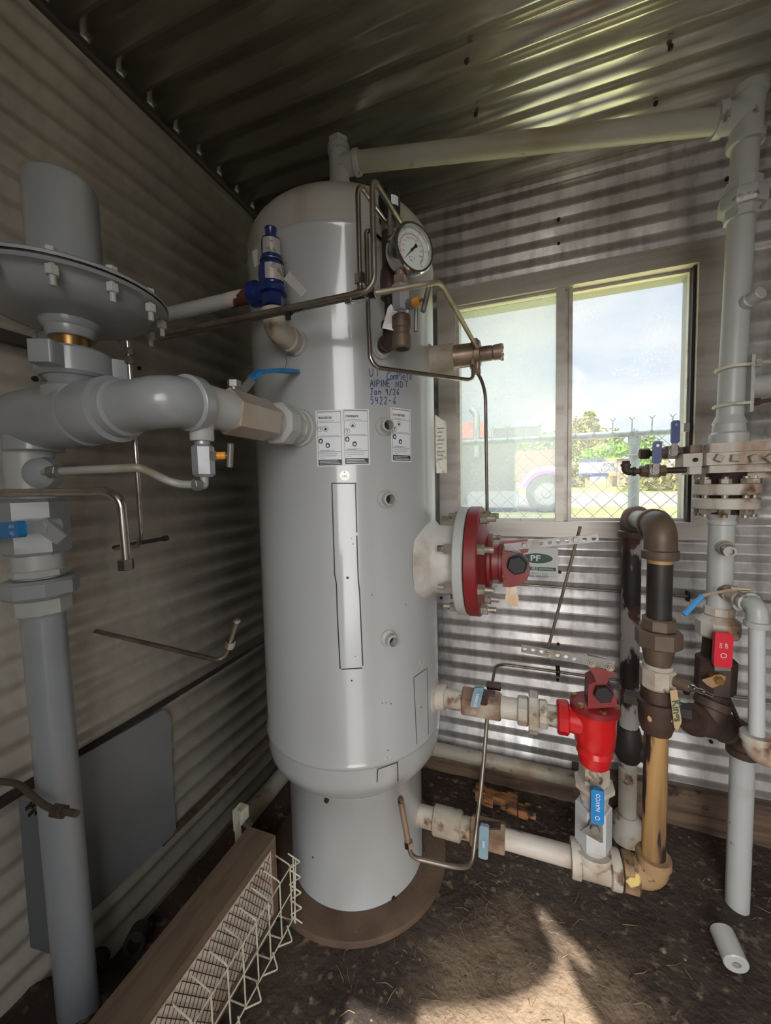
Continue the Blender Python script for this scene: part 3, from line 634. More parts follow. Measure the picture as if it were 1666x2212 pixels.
mb.lathe(RP(zb), UZ, [(0, .044), (.028, .044), (.034, .038), (.055, .036), (.06, .039), (.066, .036), (.08, .0302)], 32); mb.out('lower_pipe', M_greyv, ris)
q = P(1600, 655, Y=1.36); mb = MB(); a = RP(q.z-.008); e = a+V3(.028, -.062, .014); mb.cyl(a, e, .0165, n=20, bev=.002); mb.cyl(a+(e-a)*.35, a+(e-a)*.6, .0195, n=20, bev=.003); mb.out('capped_nipple', M_grey, ris)
# u-bolt clamp with plate and brace pipe to the right
cl_ = thing('brace_pipe', 'short horizontal grey brace clamped by u-bolts to the window riser', 'pipe', (RTX(1.6)+.09, 1.40, RZ(838)))
zc = RZ(838); px = P(1600, 838, Y=1.40).x+.002
mb = MB(); mb.obox((px, 1.39, zc), V3(.004,0,0), V3(0,.05,0), V3(0,0,.076)); mb.out('plate', M_grey, cl_)
mb = MB(); mb.cyl((px, 1.395, zc), (.98, 1.43, zc), .0302, n=32); mb.lathe((px+.002, 1.395, zc), UX, [(0, .04), (.014, .033)], 32); mb.out('pipe', M_grey, cl_)
for dz in (.052, -.05):
    mb = MB(); c = RTX(zc+dz)
    mb.tube([(px+.03, 1.345, zc+dz)]+[(c-.036*math.cos(t), 1.38-.04*math.sin(t), zc+dz) for t in [PI*(.62-.24*0)-(PI*1.24)*k/10 for k in range(11)]]+[(px+.03, 1.415, zc+dz)], .0045, 8, 0, 1); ub = mb.out('u_bolt', M_wire, cl_)
    for yy in (1.345,):
        mb = MB(); mb.hexn((px+.004, yy, zc+dz), (px+.018, yy, zc+dz), .011); mb.cyl((px+.018, yy, zc+dz), (px+.15, yy-.004, zc+dz+.012), .0055, n=10); mb.out('nut', M_dbrown if dz < 0 else M_cream, ub)
# metering block
zt, zm, zl, zb2 = RZ(958), RZ(979), RZ(1005), RZ(1022)
om = thing('orifice_meter', 'rusty white bolted metering block below the window riser', 'meter', RP(zb2))
bx0 = P(1530, 990, Y=1.34).x
mb = MB(); mb.obox(((bx0+.80)/2, 1.385, (zt+zm)/2), V3((.80-bx0)/2,0,0), V3(0,.055,0), V3(0,0,(zt-zm)/2-.001), .006); mb.out('top_plate', M_flange, om)
mb = MB(); mb.obox(((bx0+.79)/2, 1.38, (zm+zl)/2), V3((.81-bx0)/2,0,0), V3(0,.057,0), V3(0,0,(zm-zl)/2), .004); body = mb.out('body', M_flange, om)
for k, x in enumerate((1551, 1585, 1625, 1660)):
    q = P(x, 990, Y=1.323); mb = MB(); mb.hexn(q+V3(0,.006,0), q-V3(0,.012,0), .0125, 4, .3+k*.4, .15); mb.out('bolt', M_nut, body)
mb = MB(); mb.obox(((bx0+.80)/2, 1.385, (zl+zb2)/2), V3((.80-bx0)/2,0,0), V3(0,.055,0), V3(0,0,(zl-zb2)/2-.001), .006)
mb.prism([(bx0+.03, 1.385, zb2), (.74, 1.385, zb2), (.68, 1.385, zb2-.016), (bx0+.1, 1.385, zb2-.016)], (0, .07, 0)); mb.out('bottom_plate', M_flange, om)
m0, m1 = P(1475, 992, Y=1.34), P(1519, 992, Y=1.34)
mb = MB(); mb.obox(((m0.x+m1.x)/2, 1.37, (RZ(978)+RZ(1006))/2), V3((m1.x-m0.x)/2,0,0), V3(0,.032,0), V3(0,0,.0185), .003); man = mb.out('tap_block', M_flange, om)
mb = MB(); mb.lathe((m1.x-.019, 1.336, (RZ(978)+RZ(1006))/2), -UY, [(-.002, .006), (.003, .006)], 16); mb.out('drilled_hole', M_dark, man)
for y0, y1 in ((960, 977), (1006, 1023)):
    mb = MB(); mb.obox(((m0.x+m1.x)/2+.008, 1.37, (RZ(y0)+RZ(y1))/2), V3((m1.x-m0.x)/2-.008,0,0), V3(0,.028,0), V3(0,0,.011), .005); mb.out('tap_nut', M_brown if y0 < 1000 else M_flange, om)
mb = MB(); mb.cyl((m1.x-.002, 1.37, zl+.016), (bx0+.004, 1.375, zl+.016), .02, n=16); mb.out('neck', M_dbrown, om)
# the two small tap valves with blue handles
def tap_valve(label, y, x0, x1, xs, hx, hy0, hy1, Y, hw, extra):
    def Q(x, yy): return P(x, yy, Y=Y)
    a, b = Q(x0, y), Q(x1, y); a.z = b.z
    t = thing('needle_valve', label, 'valve', a, 'small tap valves on the metering block')
    mb = MB(); mb.cyl(a, b, .0085, n=16); mb.out('nipple', M_dbrown, t)
    c = Q(xs, y); c.z = a.z
    mb = MB(); mb.hexn(c-UX*.032, c+UX*.032, .017, 6, .2); mb.obox(c, V3(.016,0,0), V3(0,.018,0), V3(0,0,.019), .005); mb.out('body', M_brown, t)
    mb = MB(); mb.lathe(c-UY*.017, -UY, [(0, .012), (.004, .012), (.004, .008), (.009, .0075)], 18); mb.out('stem_nut', M_zinc, t)
    mb = MB(); e0, e1 = Q(hx, hy1+4), Q(hx, hy0); s0 = Q(hx, hy1+14)
    mb.obox((s0+c)/2+V3(0,-.022,.006), V3(.008,0,0), V3(0,.002,0), (Q(hx, hy1)-c)*.5); h = mb.out('handle', M_zinc, t)
    mb = MB(); mb.obox((e0+e1)/2+V3(0,-.024,0), V3(hw,0,0), V3(0,0,1)*((e1-e0).z/2), V3(0,.0045,0), hw*.6); g = mb.out('grip', M_vinyld, h, label='dark blue grip')
    mb = MB(); gc = (e0+e1)/2+V3(0,-.0295,0); mb.lathe(gc+UZ*(e1-e0).z*.3, -UY, [(0, .004), (.0015, .004)], 14); mb.out('rivet', M_chrome, h)
    if extra == 'plug':
        mb = MB(); mb.hexn(a-UX*.022, a+UX*.004, .016, 8); mb.out('end_cap', M_dbrown, t)
    else:
        mb = MB(); mb.elbow(a+UX*.012, a-UX*.012, a-UX*.012+UZ*.022, .011, 1.25); mb.hexn(a-UX*.012+UZ*.02, a-UX*.012+UZ*.032, .011); mb.out('tube_elbow', M_dbrown, t)
    return t
tap_valve('small tap valve with dark blue handle, the upper one beside the metering block', 976, 1400, 1490, 1450, 1453, 911, 955, 1.40, .0105, 'plug')
tap_valve('small tap valve with dark blue handle, the lower one beside the metering block', 1015, 1362, 1482, 1410, 1414, 955, 998, 1.34, .0105, 'elbow')
# flange pair under the meter
fu = thing('flange_pair', 'pair of rusty white bolted pipe flanges below the metering block', 'flange', RP(RZ(1100)))
def flg(y0, y1): 
    z0, z1 = RZ(y0, 1567), RZ(y1, 1567); return MB().lathe(RP(z0), UZ, [(0, .074), (.003, .0765), (z1-z0-.003, .0765), (z1-z0, .074)], 48)
flg(1068, 1045).out('flange', M_flange, fu, label='upper flange disc'); flg(1098, 1075).out('flange', M_flange, fu, label='lower flange disc')
mb = MB(); mb.cyl(RP(RZ(1110)), RP(RZ(1022)), .046, n=32); mb.out('gasket_core', M_dark, fu)
for k in range(8):
    an = PI/8+k*PI/4; c = RP(1.3)+V3(.06*math.cos(an), .06*math.sin(an), 0); c.x -= 0
    b0, b1 = RZ(1109), RZ(1034)
    mb = MB(); mb.cyl((c.x, c.y, b0-.008), (c.x, c.y, b1+.006), .008, n=10); mb.hexn((c.x, c.y, b0), (c.x, c.y, RZ(1098)), .0145, 6, k); mb.hexn((c.x, c.y, RZ(1045)), (c.x, c.y, b1), .0145, 6, k*1.7); mb.out('stud_bolt', M_nut, fu)
# lower riser between flanges and union
lr = thing('lower_riser', 'short grey pipe with two side nipples between the flanges and the rusty union', 'pipe', RP(RZ(1345)))
mb = MB(); z1 = RZ(1100); mb.lathe(RP(RZ(1335)), UZ, [(0, .0302), (z1-RZ(1335)-.045, .0302), (z1-RZ(1335)-.042, .034), (z1-RZ(1335)-.036, .034), (z1-RZ(1335)-.03, .031), (z1-RZ(1335), .045)], 32); mb.out('pipe', M_greyv, lr)
a = RP(RZ(1180)); e = P(1578, 1192, Y=1.295); mb = MB(); mb.cyl(a, a+(e-a)*.62, .019, n=24, bev=.003); mb.cyl(a+(e-a)*.3, a+(e-a)*.42, .022, n=24, bev=.003); nb = mb.out('nipple', M_cream, lr)
mb = MB(); d = (e-a).normalized(); mb.lathe(a+(e-a)*.6, d, [(0, .014), (.008, .0165), (.012, .0165), (.03, .0145), (.034, .0145), (.034, .009), (.01, .009)], 12, cap=False); mb.lathe(a+(e-a)*.85, d, [(0, .0095), (.002, .0095)], 12); mb.out('open_fitting', M_zinc, nb)
# union and brown valve with the red handle
un = thing('pipe_union', 'rust-edged white pipe union above the red-handled valve', 'union', RP(RZ(1370)))
z = [RZ(y, 1545) for y in (1408, 1372, 1340, 1328, 1308)]
MB().hexn(RP(z[3]), RP(z[4]), .037, 8, .2).out('upper_nut', M_flange, un); MB().lathe(RP(z[1]), UZ, [(0, .048), (.006, .053), (z[2]-z[1], .053), (z[2]-z[1]+.006, .046), (z[3]-z[1], .034)], 10, .1).out('union_nut', M_flange, un)
MB().cyl(RP(z[0]-.01), RP(z[1]+.004), .035, n=24).out('tail_piece', M_dbrown, un)
bv = thing('ball_valve', 'dark brown ball valve with a red handle', 'valve', RP(RZ(1505)))
z = [RZ(y, 1545) for y in (1508, 1490, 1418, 1405)]
mb = MB(); mb.hexn(RP(z[1]-.004), RP(z[2]), .049, 8, .39, .12); mb.cyl(RP(z[0]-.02), RP(z[1]), .034); mb.cyl(RP(z[2]), RP(z[3]), .036); mb.out('body', M_dbrown, bv)
def P29(x, y): return P(x, y, Y=1.315)
mb = MB(); s = P29(1552, 1468); mb.lathe(s+UY*.03, -UY, [(0, .014), (.028, .014), (.028, .009), (.036, .009)], 14); mb.hexn(s, s-UY*.012, .0115, 6); mb.out('stem_nut', M_brass, bv)
mb = plate([[(q.x, q.z) for q in (P29(1556,1457), P29(1569,1462), P29(1566,1476), P29(1540,1487), P29(1528,1480), P29(1517,1470))]], .003, lambda u, v, w_: V3(u, 1.318+w_, v)); mb.out('stop_plate', mat('tan_lever_plate', sr(170, 140, 110), .45, .5), bv)
mb = MB(); a, b = P29(1562, 1402), P29(1556, 1455); mb.obox((a+b)/2, V3(.018,0,.002), V3(-.003,0,.026), V3(0,.0022,0)); h = mb.out('lever', M_zinc, bv)
a, b = P(1563, 1366, Y=1.3), P(1559, 1440, Y=1.3); mb = MB(); mb.obox((a+b)/2, V3(.0205,0,0), (a-b)*.5, V3(0,.0075,0), .008); g = mb.out('grip', M_vred, h, label='red vinyl grip')
fn = plane_fn(((a+b)/2)+V3(.0,-.0082,0), UZ, -UX); mb = MB(); add_text(mb, 'ON', .009, fn, .006, .004); add_text(mb, 'OFF', .009, fn, .006, -.009); ring2d(mb, fn, -.014, .0, .007, .0055, 14); mb.out('printing', M_paper, g)
# brown tee, elbow and grey drop pipe
LA, LB = V3(.345, 1.252, .695), V3(.624, 1.45, .565)
def LT(t): return LA+(LB-LA)*t
bt = thing('brown_tee', 'dark brown pipe tee below the red-handled valve with an elbow at its end', 'pipe fitting', LT(.6))
mb = MB(); c = LT(.62); mb.tee(LT(.38), LT(.8), c+V3(0,0,.075), .039, 1.14); mb.out('tee', M_dbrown, bt)
mb = MB(); mb.cyl(LT(.1), LT(.4), .0302); mb.out('pipe_nipple', M_dbrown, bt)
mb = MB(); mb.elbow(LT(.78), LB, LB-UZ*.07, .036, 1.14); mb.out('elbow', M_dbrown, bt)
mb = MB(); mb.tube([LT(.7)+V3(.02,.0,.09), LT(.85)+V3(0,-.035,.05), LT(.95)+V3(0,-.045,-.02)], .006, 8, .03); mb.out('cable', M_black, bt)
dp = MB(); dp.cyl((LB.x, LB.y, -.03), (LB.x, LB.y, .515), .0302, n=32); tag(dp.out('drop_pipe', mat('speckled_grey_pipe', sr(172, 174, 174), .45, 0, sr(150, 140, 124), 6, .55, .8, col3=sr(92, 70, 52), lo3=.66, hi3=.72, scale3=28), loc=(LB.x, LB.y, 0)), 'grey pipe going into the ground at the right, below the brown elbow', 'pipe')
st = thing('pipe_stub', 'short grey capped pipe stub lying on the dirt at the right', 'pipe', P(1585, 2060, Z=.03))
a, b = P(1568, 2030, Z=.045), P(1592, 2085, Z=.038); mb = MB(); d = b-a
mb.lathe(a-d*.35, d, [(0, .0295), (d.length*1.35-.003, .0295), (d.length*1.35, .027), (d.length*1.35, .010), (d.length*1.35-.05, .0098)], 32, cap=False); mb.out('body', M_greyv, st)
mb = MB(); mb.lathe(b-d.normalized()*.012, d, [(0, .0102), (.001, .0102)], 16); mb.out('bore', M_dark, st)
# side branch with the small blue lever, down-comer at far right
sb = thing('branch_pipe', 'grey branch pipe at the right edge turning down from the lower riser', 'pipe', P(1640, 1605, Y=1.25))
A = RP(RZ(1272)); Bq = P(1622, 1308, Y=1.262); Cq = P(1637, 1312, Y=1.25); Dq = P(1641, 1592, Y=1.25); Dq.x = Cq.x+.008
mb = MB(); d = (Bq-A).normalized(); mb.cyl(A, A+d*.05, .022, n=24, bev=.003); mb.lathe(A+d*.05, d, [(0, .017), (.008, .019), (.03, .019), (.034, .016), ((Bq-A).length-.05, .0165)], 24); mb.out('branch_neck', M_cream, sb)
mb = MB(); mb.elbow(Cq-d*.04, Cq, Cq-UZ*.05, .0225, 1.22); mb.out('elbow', M_grey, sb)
mb = MB(); mb.cyl(Cq-UZ*.04, Dq, .0168, n=24); mb.out('pipe', mat('clean_grey_pipe', sr(186, 190, 192), .36, 0, sr(176, 176, 174), 6, .5, .8, coat=.1), sb)
mb = MB(); mb.elbow(Dq+UZ*.006, Dq-UZ*.045, Dq+V3(.11,0,-.045), .029, 1.2); mb.out('bottom_elbow', M_flange, sb)
lv = thing('ball_valve', 'small valve with a slim blue lever on the branch right of the dark riser', 'valve', A+d*.06)
c = A+d*.062; mb = MB(); mb.cyl(c-d*.012, c+d*.02, .02, n=20, bev=.003); mb.cyl(c, c+V3(-.004,-.004,.026), .0075, n=14); mb.hexn(c+V3(-.003,-.004,.02), c+V3(-.004,-.004,.03), .01); mb.out('body', M_cream, lv)
a = c+V3(-.002,-.004,.023); b = P(1518, 1287, Y=1.29); e = P(1478, 1328, Y=1.27)
mb = MB(); mb.tube([a+V3(.03,-.01,.002), a, b, b+(e-b)*.2], .0045, 8, .008); hh = mb.out('lever', mat('tan_lever', sr(186, 164, 138), .45, .4), lv)
mb = MB(); mb.tube([b, b+(e-b)*.5, e], .0068, 10, .01); mb.out('grip', mat('sky_blue_vinyl', sr(70, 150, 214), .4), hh, label='sky blue grip')

# ------------------------------------------------------------------ liquid riser with the yellow pipe, and the pipe behind it
YX = .343
def YZ(y, x=1412): return P(x, y, Y=1.252).z
def yv(z): return V3(YX, 1.252, z)
lq = thing('liquid_riser', 'riser of worn yellow and black pipe with brown elbow at the top below the window', 'pipe', yv(.15))
zt = YZ(1137, 1425)
mb = MB(); mb.elbow(yv(YZ(1206, 1430)), yv(zt), V3(YX+.002, 1.335, zt), .039, 1.13, .05); mb.out('elbow', M_brown, lq)
mb = MB(); mb.cyl((YX+.002, 1.32, zt), (.352, 1.56, zt-.004), .0302); mb.out('crossover_pipe', mat('bare_grey_pipe', sr(128, 120, 112), .4, .3, sr(170, 164, 156), 9, .5, .6, col3=sr(80, 66, 56), lo3=.64, hi3=.7, scale3=30), lq)
mb = MB(); mb.cyl(yv(YZ(1345)), yv(YZ(1215)), .0302); mb.out('black_pipe', M_black, lq)
mb = MB(); mb.cyl(yv(YZ(1216, 1428)), yv(YZ(1204, 1428)), .0306); mb.out('bare_thread', mat('rusty_thread', sr(186, 146, 96), .6, .3), lq)
z = [YZ(y, 1424) for y in (1436, 1415, 1386, 1360, 1333)]
mb = MB(); mb.hexn(yv(z[3]), yv(z[4]), .042, 8, .2); mb.out('union_nut', M_brown, lq); mb = MB(); mb.hexn(yv(z[2]-.012), yv(z[3]+.002), .056, 8, .39, .08); mb.out('union_collar', M_brown, lq); mb = MB(); mb.lathe(yv(z[0]), UZ, [(0, .031), (z[1]-z[0], .036), (z[2]-z[0], .042)], 24); mb.out('union_tail', M_brown, lq)
z = [YZ(y, 1418) for y in (1492, 1480, 1432)]
mb = MB(); mb.hexn(yv(z[1]), yv(z[2]-.012), .043, 8, .39, .05); mb.cyl(yv(z[0]), yv(z[2]), .036); mb.out('test_body', M_white, lq)
a = V3(YX+.03, 1.235, YZ(1458)); dd = V3(.8, -.6, -.06).normalized(); mb = MB(); mb.cyl(a, a+dd*.04, .0155, n=18); nn = mb.out('side_nipple', M_brown, lq)
mb = MB(); mb.lathe(a+dd*.04, dd, [(0, .009), (.012, .009), (.014, .006), (.022, .006), (.022, .008), (.03, .008), (.034, .0045), (.05, .004)], 14); mb.out('tube_tip', M_chrome, nn)
z = [YZ(y, 1412) for y in (1578, 1560, 1530, 1515, 1488)]
mb = MB(); mb.lathe(yv(z[0]), UZ, [(0, .036), (z[1]-z[0], .043), (z[2]-z[0], .046), (z[3]-z[0], .05), (z[3]-z[0]+.008, .05), (z[3]-z[0]+.01, .04), (z[4]-z[0]+.008, .039)], 32); mb.out('dark_coupling', M_dbrown, lq)
mb = MB(); mb.obox(yv((z[2]+z[3])/2+.005), V3(-.075,.02,0), V3(.006,.018,0), V3(0,0,.012)); mb.out('wrench_flat', M_black, lq)
mb = MB(); a = V3(YX+.006, 1.206, z[2]-.012)
for s_, w_, c_ in ((-.02, .017, 0), (.016, .006, .004), (.026, .009, -.002)): mb.ball((a.x+s_, 1.2065+abs(s_)*.5, a.z+c_), w_, 12, (1, .25, .85))
mb.out('paint_patch', mat('yellowed_paint_patch', sr(178, 152, 112), .6), lq)
mb = MB(); mb.cyl(yv(YZ(1862, 1408)), yv(YZ(1566)), .0295, n=32); mb.out('yellow_pipe', M_yell, lq)
zb = P(1405, 1888, Y=1.252).z
mb = MB(); mb.elbow(yv(YZ(1845, 1408)), yv(zb), V3(YX-.075, 1.252, zb-.002), .039, 1.14, .05); mb.out('bottom_elbow', M_yelb, lq)
# paper tag
tg = MB(); a = [P(x, y, Y=1.2) for x, y in ((1447,1492),(1463,1490),(1473,1560),(1464,1579),(1457,1572))]; tg.prism(a, (0, .0015, 0))
tago = tg.out('hanging_tag', mat('tan_card_tag', sr(186, 152, 118), .6), loc=a[0]); tag(tago, 'tan hanging tag with green lettering beside the dark coupling', 'tag')
cx, cz = (a[0]+a[1]+a[2]+a[3])/4, None
mb = MB(); fn = plane_fn(P(1457, 1506, Y=1.1985), P(1464, 1566, Y=1.1985)-P(1457, 1506, Y=1.1985), P(1470, 1530, Y=1.1985)-P(1455, 1532, Y=1.1985)); add_text(mb, 'Kings', .027, fn, .008, -.006, bold=.0008); mb.out('lettering', mat('green_print', sr(40, 92, 66), .5), tago)
# rear pipe
RXp = .352
def BZ(y): return P(1352, y, Y=1.6).z
rp = thing('rear_pipe', 'upright pipe with peeling white and black paint against the wall under the window', 'pipe', (RXp, 1.6, 0))
ze = zt-.004
mb = MB(); mb.elbow((RXp, 1.6, BZ(1160)), (RXp, 1.6, ze), (RXp, 1.535, ze), .039, 1.14, .05); mb.out('elbow', M_brown, rp)
mb = MB(); mb.cyl((RXp, 1.6, BZ(1640)), (RXp, 1.6, BZ(1150)), .0302); mb.out('pipe', M_spot, rp)
mb = MB(); mb.lathe((RXp, 1.6, BZ(1640)), UZ, [(0, .034), (.02, .045), (.07, .047), (.11, .04), (.13, .034)], 24); mb.ball((RXp+.05, 1.585, BZ(1615)), .035, 14, (1.1, .8, 1)); mb.out('coupling', M_black, rp)
mb = MB(); mb.cyl((RXp, 1.6, .02), (RXp, 1.6, BZ(1630)), .0302); mb.lathe((RXp, 1.6, .03), UZ, [(-.03, .05), (.05, .048), (.07, .035)], 20); mb.out('lower_pipe', M_white, rp)

# ------------------------------------------------------------------ upper dump line along +X at the vessel axis
def XX(x, y): return P(x, y, Y=1.252).x
ZU = .63
def ux(x): return V3(x, 1.252, ZU)
xs = [XX(x, y) for x, y in ((968,1508),(1000,1513),(1083,1525),(1118,1530),(1142,1533),(1163,1537),(1183,1540),(1203,1545))]
ul = thing('dump_nipple', 'short white pipe between the side opening of the vessel and the upper brown valve', 'pipe', ux(xs[0]))
MB().cyl(ux(xs[0]-.012), ux(xs[1]+.006), .0302).out('nipple', M_white, ul)
uv = thing('ball_valve', 'rusty brown ball valve with a faded blue handle on the upper line', 'valve', ux((xs[1]+xs[2])/2))
mb = MB(); mb.hexn(ux(xs[1]), ux(xs[2]), .049, 6, .5, .1); mb.out('body', mat('rust_stained_valve', sr(138, 112, 92), .55, .1, sr(96, 72, 56), 9, .45, .6, col3=sr(166, 150, 134), lo3=.54, hi3=.64, scale3=8), uv)
c = V3(XX(1048, 1500), 1.21, ZU+.045); mb = MB(); mb.cyl(c-UZ*.02, c+UZ*.018, .012, n=14); mb.hexn(c, c+UZ*.012, .018); mb.obox(c+V3(.004,.01,.012), V3(.03,0,0), V3(0,.012,0), V3(0,0,.004)); mb.out('stem_nut', M_dbrown, uv)
a, b = P(1036, 1484, Y=1.17), P(1026, 1526, Y=1.16); mb = MB(); mb.obox((a+b)/2, V3(.0145,0,.002), (a-b)*.5, V3(0,.006,0), .007); gp = mb.out('handle', M_vinylg, uv, label='faded blue grey handle')
mb = MB(); fn = plane_fn((a+b)/2+V3(0,-.0068,0), (b-a), V3(1,0,.1)); add_text(mb, 'NAVCO', .0125, fn, -.012, -.004, sx=.9); mb.out('lettering', M_paper, gp)
uu = thing('pipe_union', 'white pipe union with a tall flat collar on the upper line before the red valve', 'union', ux(xs[4]))
MB().cyl(ux(xs[2]-.004), ux(xs[3]), .033).out('nipple', M_white, uu); MB().hexn(ux(xs[3]), ux(xs[4]), .044, 8, .2).out('hex_end', M_white, uu)
MB().hexn(ux(xs[4]), ux(xs[5]), .062, 8, .39, .05).out('union_nut', M_white, uu); MB().hexn(ux(xs[5]), ux(xs[6]), .043, 8, .1).out('hex_end', M_white, uu); MB().cyl(ux(xs[6]), ux(xs[7]+.006), .0302).out('nipple', M_white, uu)
# red dump valve
rvx = .188
rv = thing('dump_valve', 'bright red angle valve with dark red bolted top right of the vessel', 'valve', (rvx, 1.252, .48))
def rz_(y): return P(1284, y, Y=1.252).z
def rvv(z): return V3(rvx, 1.252, z)
mb = MB(); zz0 = rz_(1652)
mb.lathe(rvv(0), UZ, [(zz0, .034), (zz0+.008, .042), (rz_(1625), .046), (rz_(1622), .050), (rz_(1612), .046), (rz_(1600), .054), (rz_(1575), .057), (rz_(1545), .057), (rz_(1541), .059), (rz_(1532), .059)], 40)
mb.cyl(ux(xs[7]+.03), rvv(ZU), .038, .05); mb.hexn(ux(xs[7]), ux(xs[7]+.034), .05, 8, .39); mb.out('body', M_red, rv)
mb = MB(); mb.lathe(rvv(0), UZ, [(rz_(1532), .058), (rz_(1530), .067), (rz_(1518), .067), (rz_(1516), .062), (rz_(1512), .05)], 40); top = mb.out('bonnet', M_redd, rv)
for k in range(6):
    an = k*PI/3-.3; c = rvv(rz_(1518))+V3(.056*math.cos(an), .056*math.sin(an), 0); mb = MB(); mb.hexn(c, c+UZ*.011, .0095, 6, k); mb.out('bolt', M_brass, top)
mb = MB(); hp = [(1266,1516),(1268,1466),(1283,1459),(1303,1464),(1321,1480),(1327,1500),(1326,1512)]
mb.prism([P(x, y, Y=1.235) for x, y in hp], (0, .075, 0)); hd = mb.out('pivot_housing', M_redd, rv)
c = P(1304, 1500, Y=1.185); mb = MB(); mb.lathe(c+UY*.025, -UY, [(0, .026), (.012, .026)], 24); mb.hexn(c+UY*.012, c-UY*.006, .025, 6, .25); mb.out('hex_plug', M_blk, hd, label='black hexagon plug')
def lever_bar(corners, holes, Y, boltpx):
    A_, B_, C_, D_ = [P(x, y, Y=Y) for x, y in corners]
    out = [(q.x, q.z) for q in (A_, B_, C_, D_)]
    mb = plate([out]+[circ(P(x, y, Y=Y).x, P(x, y, Y=Y).z, .0058) for x, y in holes], .004, lambda u, v, w_: V3(u, Y+w_, v)); return mb
lw = thing('lever_arm', 'perforated steel lever bar on top of the red angle valve', 'lever', P(1300, 1430, Y=1.2))
bar = lever_bar(((1126,1408),(1127,1392),(1329,1427),(1326,1448)), ((1134,1401),(1152,1404),(1170,1408),(1205,1416),(1223,1419),(1241,1424)), 1.2, None).out('bar', M_zinc, lw)
for x, y in ((1186,1413),(1279,1434),(1318,1442)):
    q = P(x, y, Y=1.196); mb = MB(); mb.hexn(q, q-UY*.008, .0085); mb.cyl(q, q-UY*.013, .0045, n=10); mb.lathe(q+UY*.002, -UY, [(0, .011), (.0035, .011)], 16); mb.out('bolt', M_nut, lw)
mb = MB(); mb.prism([P(x, y, Y=1.205) for x, y in ((1269,1434),(1330,1449),(1316,1458),(1308,1478),(1290,1478),(1283,1458))], (0, .02, 0)); mb.prism([P(x, y, Y=1.212) for x, y in ((1270,1416),(1327,1430),(1329,1438),(1272,1424))], (0, .022, 0)); mb.out('rocker', M_redd, lw)
# blue-handled valve and tee below
dv_ = thing('ball_valve', 'grey ball valve with a bright blue handle below the red angle valve', 'valve', rvv(rz_(1835)))
z = [rz_(y) for y in (1690, 1660)]; MB().hexn(rvv(z[0]), rvv(z[1]+.012), .041, 6, .3).out('top_nut', M_white, dv_)
z = [rz_(y) for y in (1725, 1708, 1700, 1688)]
MB().lathe(rvv(0), UZ, [(z[0], .038), (z[1], .042), (z[2], .052), (z[2]+.004, .056), (z[3], .056), (z[3]+.003, .05)], 8, .39).out('collar', M_white, dv_)
z = [rz_(y) for y in (1838, 1822, 1735, 1722)]
mb = MB(); mb.hexn(rvv(z[1]), rvv(z[2]), .05, 6, .55, .08); mb.cyl(rvv(z[0]-.01), rvv(z[1]+.01), .034); mb.cyl(rvv(z[2]-.01), rvv(z[3]+.01), .034); mb.out('body', mat('valve_body_grey', sr(182, 186, 188), .4, 0, sr(170, 164, 156), 9, .5, .7), dv_)
q = P(1285, 1789, Y=1.19); mb = MB(); mb.lathe(q+UY*.03, -UY, [(0, .015), (.026, .015), (.026, .01), (.034, .01)], 16); mb.hexn(q+UY*.004, q-UY*.01, .0135); mb.out('stem_nut', M_zinc, dv_)
mb = plate([[(r_.x, r_.z) for r_ in [P(x, y, Y=1.193) for x, y in ((1276,1760),(1302,1760),(1303,1820),(1298,1820),(1253,1794),(1276,1780))]]], .003, lambda u, v, w_: V3(u, 1.193+w_, v)); lp = mb.out('lever_plate', M_zinc, dv_)
a, b = P(1291, 1704, Y=1.183), P(1290, 1776, Y=1.183); mb = MB(); mb.obox((a+b)/2, V3(.0165,0,0), (a-b)*.5, V3(0,.0065,0), .007); gp = mb.out('grip', M_vinyl, lp, label='bright blue grip')
fn = plane_fn((a+b)/2+V3(0,-.0072,0), UZ, -UX); mb = MB(); add_text(mb, 'NAVCO', .016, fn, -.012, -.006, sx=.92); ring2d(mb, fn, -.032, .0, .006, .0045, 14); mb.out('lettering', M_paper, gp)
# lower line
ZL = .187
def lx(x): return V3(x, 1.252, ZL)
xl = [XX(x, y) for x, y in ((920,1770),(938,1775),(998,1788),(1008,1790),(1018,1793),(1085,1810),(1092,1812),(1236,1855),(1338,1880),(1362,1886))]
ll = thing('drain_line', 'white pipe with dirty coupling low on the right side of the vessel skirt', 'pipe', lx(xl[0]))
MB().cyl(lx(xl[0]-.06), lx(xl[3]+.02), .034).out('pipe', M_white, ll); MB().cyl(lx(xl[1]), lx(xl[2]), .046, bev=.004).out('coupling', M_cream, ll)
MB().cyl(lx(xl[5]), lx(xl[7]+.02), .0302).out('drain_pipe', mat('scratched_white_pipe', sr(190, 182, 174), .5, 0, sr(146, 124, 108), 7, .55, .7, (.4,1,1), col3=sr(86, 64, 50), lo3=.67, hi3=.7, scale3=24, stretch3=(.3,1,1)), ll)
lvv = thing('ball_valve', 'brown ball valve with a hanging faded blue handle on the lower line near the ground', 'valve', lx(xl[4]))
MB().hexn(lx(xl[4]), lx(xl[6]), .046, 6, .5, .08).out('body', mat('tan_valve_body', sr(150, 126, 104), .6, 0, sr(110, 84, 66), 8, .45, .6), lvv)
c = V3(XX(1052, 1790), 1.215, ZL+.05); mb = MB(); mb.cyl(c-UZ*.02, c+UZ*.012, .012, n=12); mb.obox(c+V3(.012,.01,.006), V3(.034,0,.008), V3(0,.014,0), V3(0,0,.003)); mb.hexn(c+V3(-.004,-.002,.006), c+V3(-.004,-.002,.02), .013); mb.out('stem_nut', M_dbrown, lvv)
